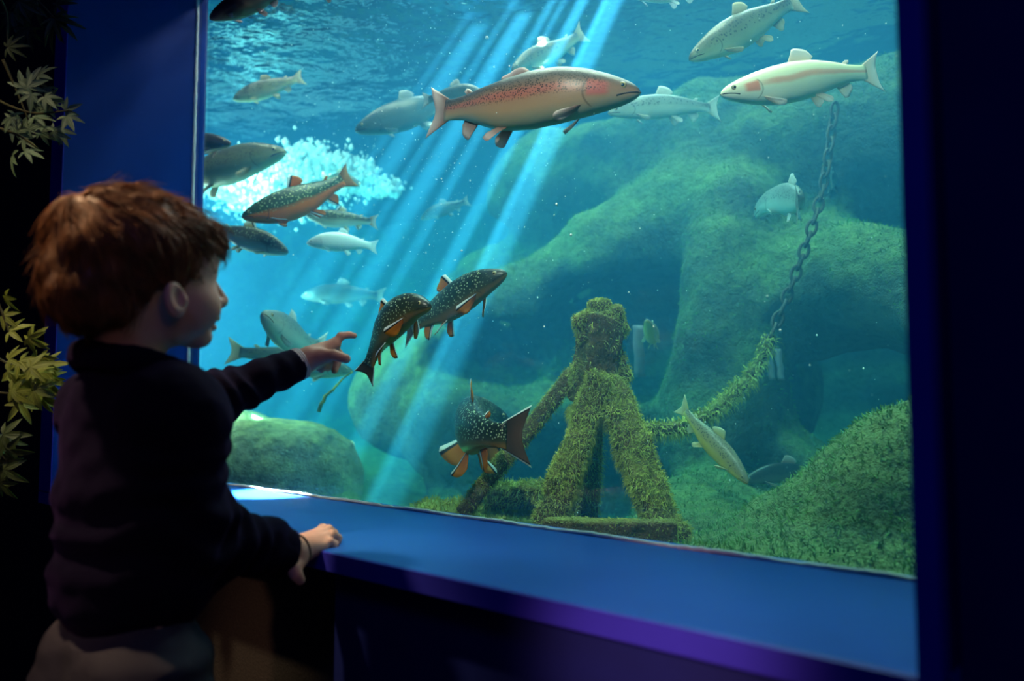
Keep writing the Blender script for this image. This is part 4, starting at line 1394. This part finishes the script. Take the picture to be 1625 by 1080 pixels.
def leaf_mesh(name, lobes, seed, mat):
    r_ = np.random.default_rng(seed)
    V, UV, F = [], [], []
    for ang, ln, wd in lobes:
        a = math.radians(ang + r_.normal() * 5)
        d = np.array([math.cos(a), math.sin(a), 0]); s = np.array([-d[1], d[0], 0])
        prof = [(0, .10), (.18, .55), (.36, .95), (.45, .80), (.58, .86), (.68, .62), (.80, .50), (.90, .26), (1, .0)]
        b = len(V)
        curl = r_.uniform(.10, .30)
        for (x, w) in prof:
            zc = -curl * x * x * ln
            for k, sg in enumerate((-1, 0, 1)):
                V.append(d * x * ln + s * sg * w * wd * ln * .5 + np.array([0, 0, zc + (0.06 * w * ln * abs(sg)) - .012]))
                UV.append((.5 + .5 * sg, x))
        n = len(prof)
        for i in range(n - 1):
            for k in range(2):
                F.append((b + i * 3 + k, b + (i + 1) * 3 + k, b + (i + 1) * 3 + k + 1, b + i * 3 + k + 1))
    # give the blade a real thickness
    nV = len(V)
    V2 = V + [p + np.array([0, 0, -.018]) for p in V]
    F2 = F + [tuple(i + nV for i in q[::-1]) for q in F]
    me = bpy.data.meshes.new(name)
    me.from_pydata([tuple(p) for p in V2], [], F2)
    uvl = me.uv_layers.new(name='UVMap')
    for lp in me.loops:
        uvl.data[lp.index].uv = UV[lp.vertex_index % nV]
    me.polygons.foreach_set('use_smooth', np.full(len(me.polygons), True))
    me.materials.append(mat)
    return me


LOB5 = [(0, 1.0, .33), (50, .82, .34), (-50, .82, .34), (100, .52, .38), (-100, .52, .38)]
LOB7 = [(0, 1.0, .24), (34, .92, .24), (-34, .92, .24), (72, .75, .25), (-72, .75, .25), (112, .5, .28), (-112, .5, .28)]


def spray(label, centre, leaves, mat, lobes, stems, seed):
    """leaves: (px, py, depth, size in px, direction in the picture in degrees, tilt)."""
    r_ = np.random.default_rng(seed)
    root = thing('leafy_spray', centre, label, 'plant', 'leafy sprays on the wall')
    meshes = [leaf_mesh('leaf', lobes, seed * 10 + k, mat) for k in range(3)]
    for (px, py, d, size, ang, tilt) in leaves:
        c = P(px, py, d)
        a = math.radians(ang)
        x = RT * math.cos(a) + UPV * math.sin(a)
        z = -FW + .45 * r_.normal() * RT + .45 * r_.normal() * UPV + ZZ * .35
        x = x - FW * tilt
        x = x / np.linalg.norm(x)
        z = z - x * (z @ x); z /= np.linalg.norm(z)
        y = np.cross(z, x)
        o = bpy.data.objects.new('leaf', meshes[r_.integers(3)])
        COL.objects.link(o)
        o.parent = root
        sz = size * 0.9 * d / FPX
        mt = Matrix(((*(sz * np.array([x[0], y[0], z[0]])), c[0] - centre[0]), (*(sz * np.array([x[1], y[1], z[1]])), c[1] - centre[1]),
                     (*(sz * np.array([x[2], y[2], z[2]])), c[2] - centre[2]), (0, 0, 0, 1)))
        o.matrix_local = mt
    for pts in stems:
        pp = spline([P(*q) for q in pts], 14)
        mesh('stem', *tube_vf(pp, np.linspace(.0030, .0012, 14), 6), stem_m, root)
    return root


pd = 1.42
spray('dark olive leafy spray hanging at the top left corner', P(40, 0, pd),
      [(88, 30, pd, 55, -35, .1), (86, 28, pd, 62, -95, .1), (60, 10, pd + .05, 50, 200, 0), (45, 45, pd + .08, 48, -120, 0), (90, 8, pd + .03, 42, 30, 0), (20, 20, pd + .1, 55, -70, 0), (12, 75, pd, 40, 10, 0), (30, 2, pd, 45, -30, 0)],
      leaf_d, LOB7, [[(20, -40, pd), (55, -5, pd), (88, 30, pd)], [(-10, -20, pd), (10, 20, pd + .05), (12, 75, pd)]], 1)
mid = []
r_ = np.random.default_rng(5)
for k in range(24):
    a = r_.uniform(0, 2 * math.pi); rr = math.sqrt(r_.random())
    mid.append((62 + 46 * rr * math.cos(a), 180 + 50 * rr * math.sin(a), pd + r_.uniform(-.06, .08), r_.uniform(26, 38), r_.uniform(-110, 60), r_.uniform(-.3, .4)))
mid += [(38, 140, pd, 38, 115, 0), (60, 120, pd, 38, 35, 0), (104, 175, pd, 30, 25, 0), (20, 245, pd, 42, -90, .2), (40, 240, pd, 36, -10, 0), (95, 205, pd, 34, -60, 0), (48, 130, pd, 34, 60, 0)]
spray('grey-green leafy spray halfway up the dark wall at left', P(20, 190, pd), mid, leaf_g, LOB5,
      [[(-20, 150, pd), (20, 170, pd), (60, 180, pd), (110, 175, pd)], [(-10, 200, pd), (30, 215, pd), (60, 235, pd)], [(5, 95, pd), (25, 140, pd), (45, 190, pd)]], 2)
low = []
for k in range(26):
    a = r_.uniform(0, 2 * math.pi); rr = math.sqrt(r_.random())
    low.append((46 + 40 * rr * math.cos(a), 590 + 55 * rr * math.sin(a), pd + r_.uniform(-.08, .06), r_.uniform(32, 46), r_.uniform(-60, 45), r_.uniform(-.2, .4)))
low += [(15, 525, pd, 42, 20, 0), (8, 470, pd, 34, -60, 0), (5, 500, pd, 34, -40, 0), (70, 580, pd, 46, 10, 0), (72, 600, pd, 44, -15, 0), (66, 630, pd, 46, -30, 0), (30, 640, pd, 42, -60, 0)]
spray('bright yellow-green leafy spray beside the boy\'s shoulder', P(10, 590, pd), low, leaf_y, LOB5,
      [[(-20, 560, pd), (20, 580, pd), (70, 600, pd)], [(-20, 620, pd), (20, 625, pd), (60, 630, pd)], [(-15, 450, pd), (5, 500, pd), (15, 530, pd)]], 3)
spray('dim olive leafy spray low at the left edge below the bright one', P(0, 730, pd),
      [(5, 690, pd, 48, 0, 0), (10, 715, pd, 46, -10, 0), (5, 745, pd, 46, -25, 0), (0, 765, pd, 40, -50, 0), (-10, 700, pd, 40, -40, 0), (-8, 735, pd, 44, 10, 0), (15, 700, pd + .05, 36, -60, 0)],
      leaf_d, LOB5, [[(-30, 700, pd), (-5, 715, pd), (10, 730, pd)]], 4)
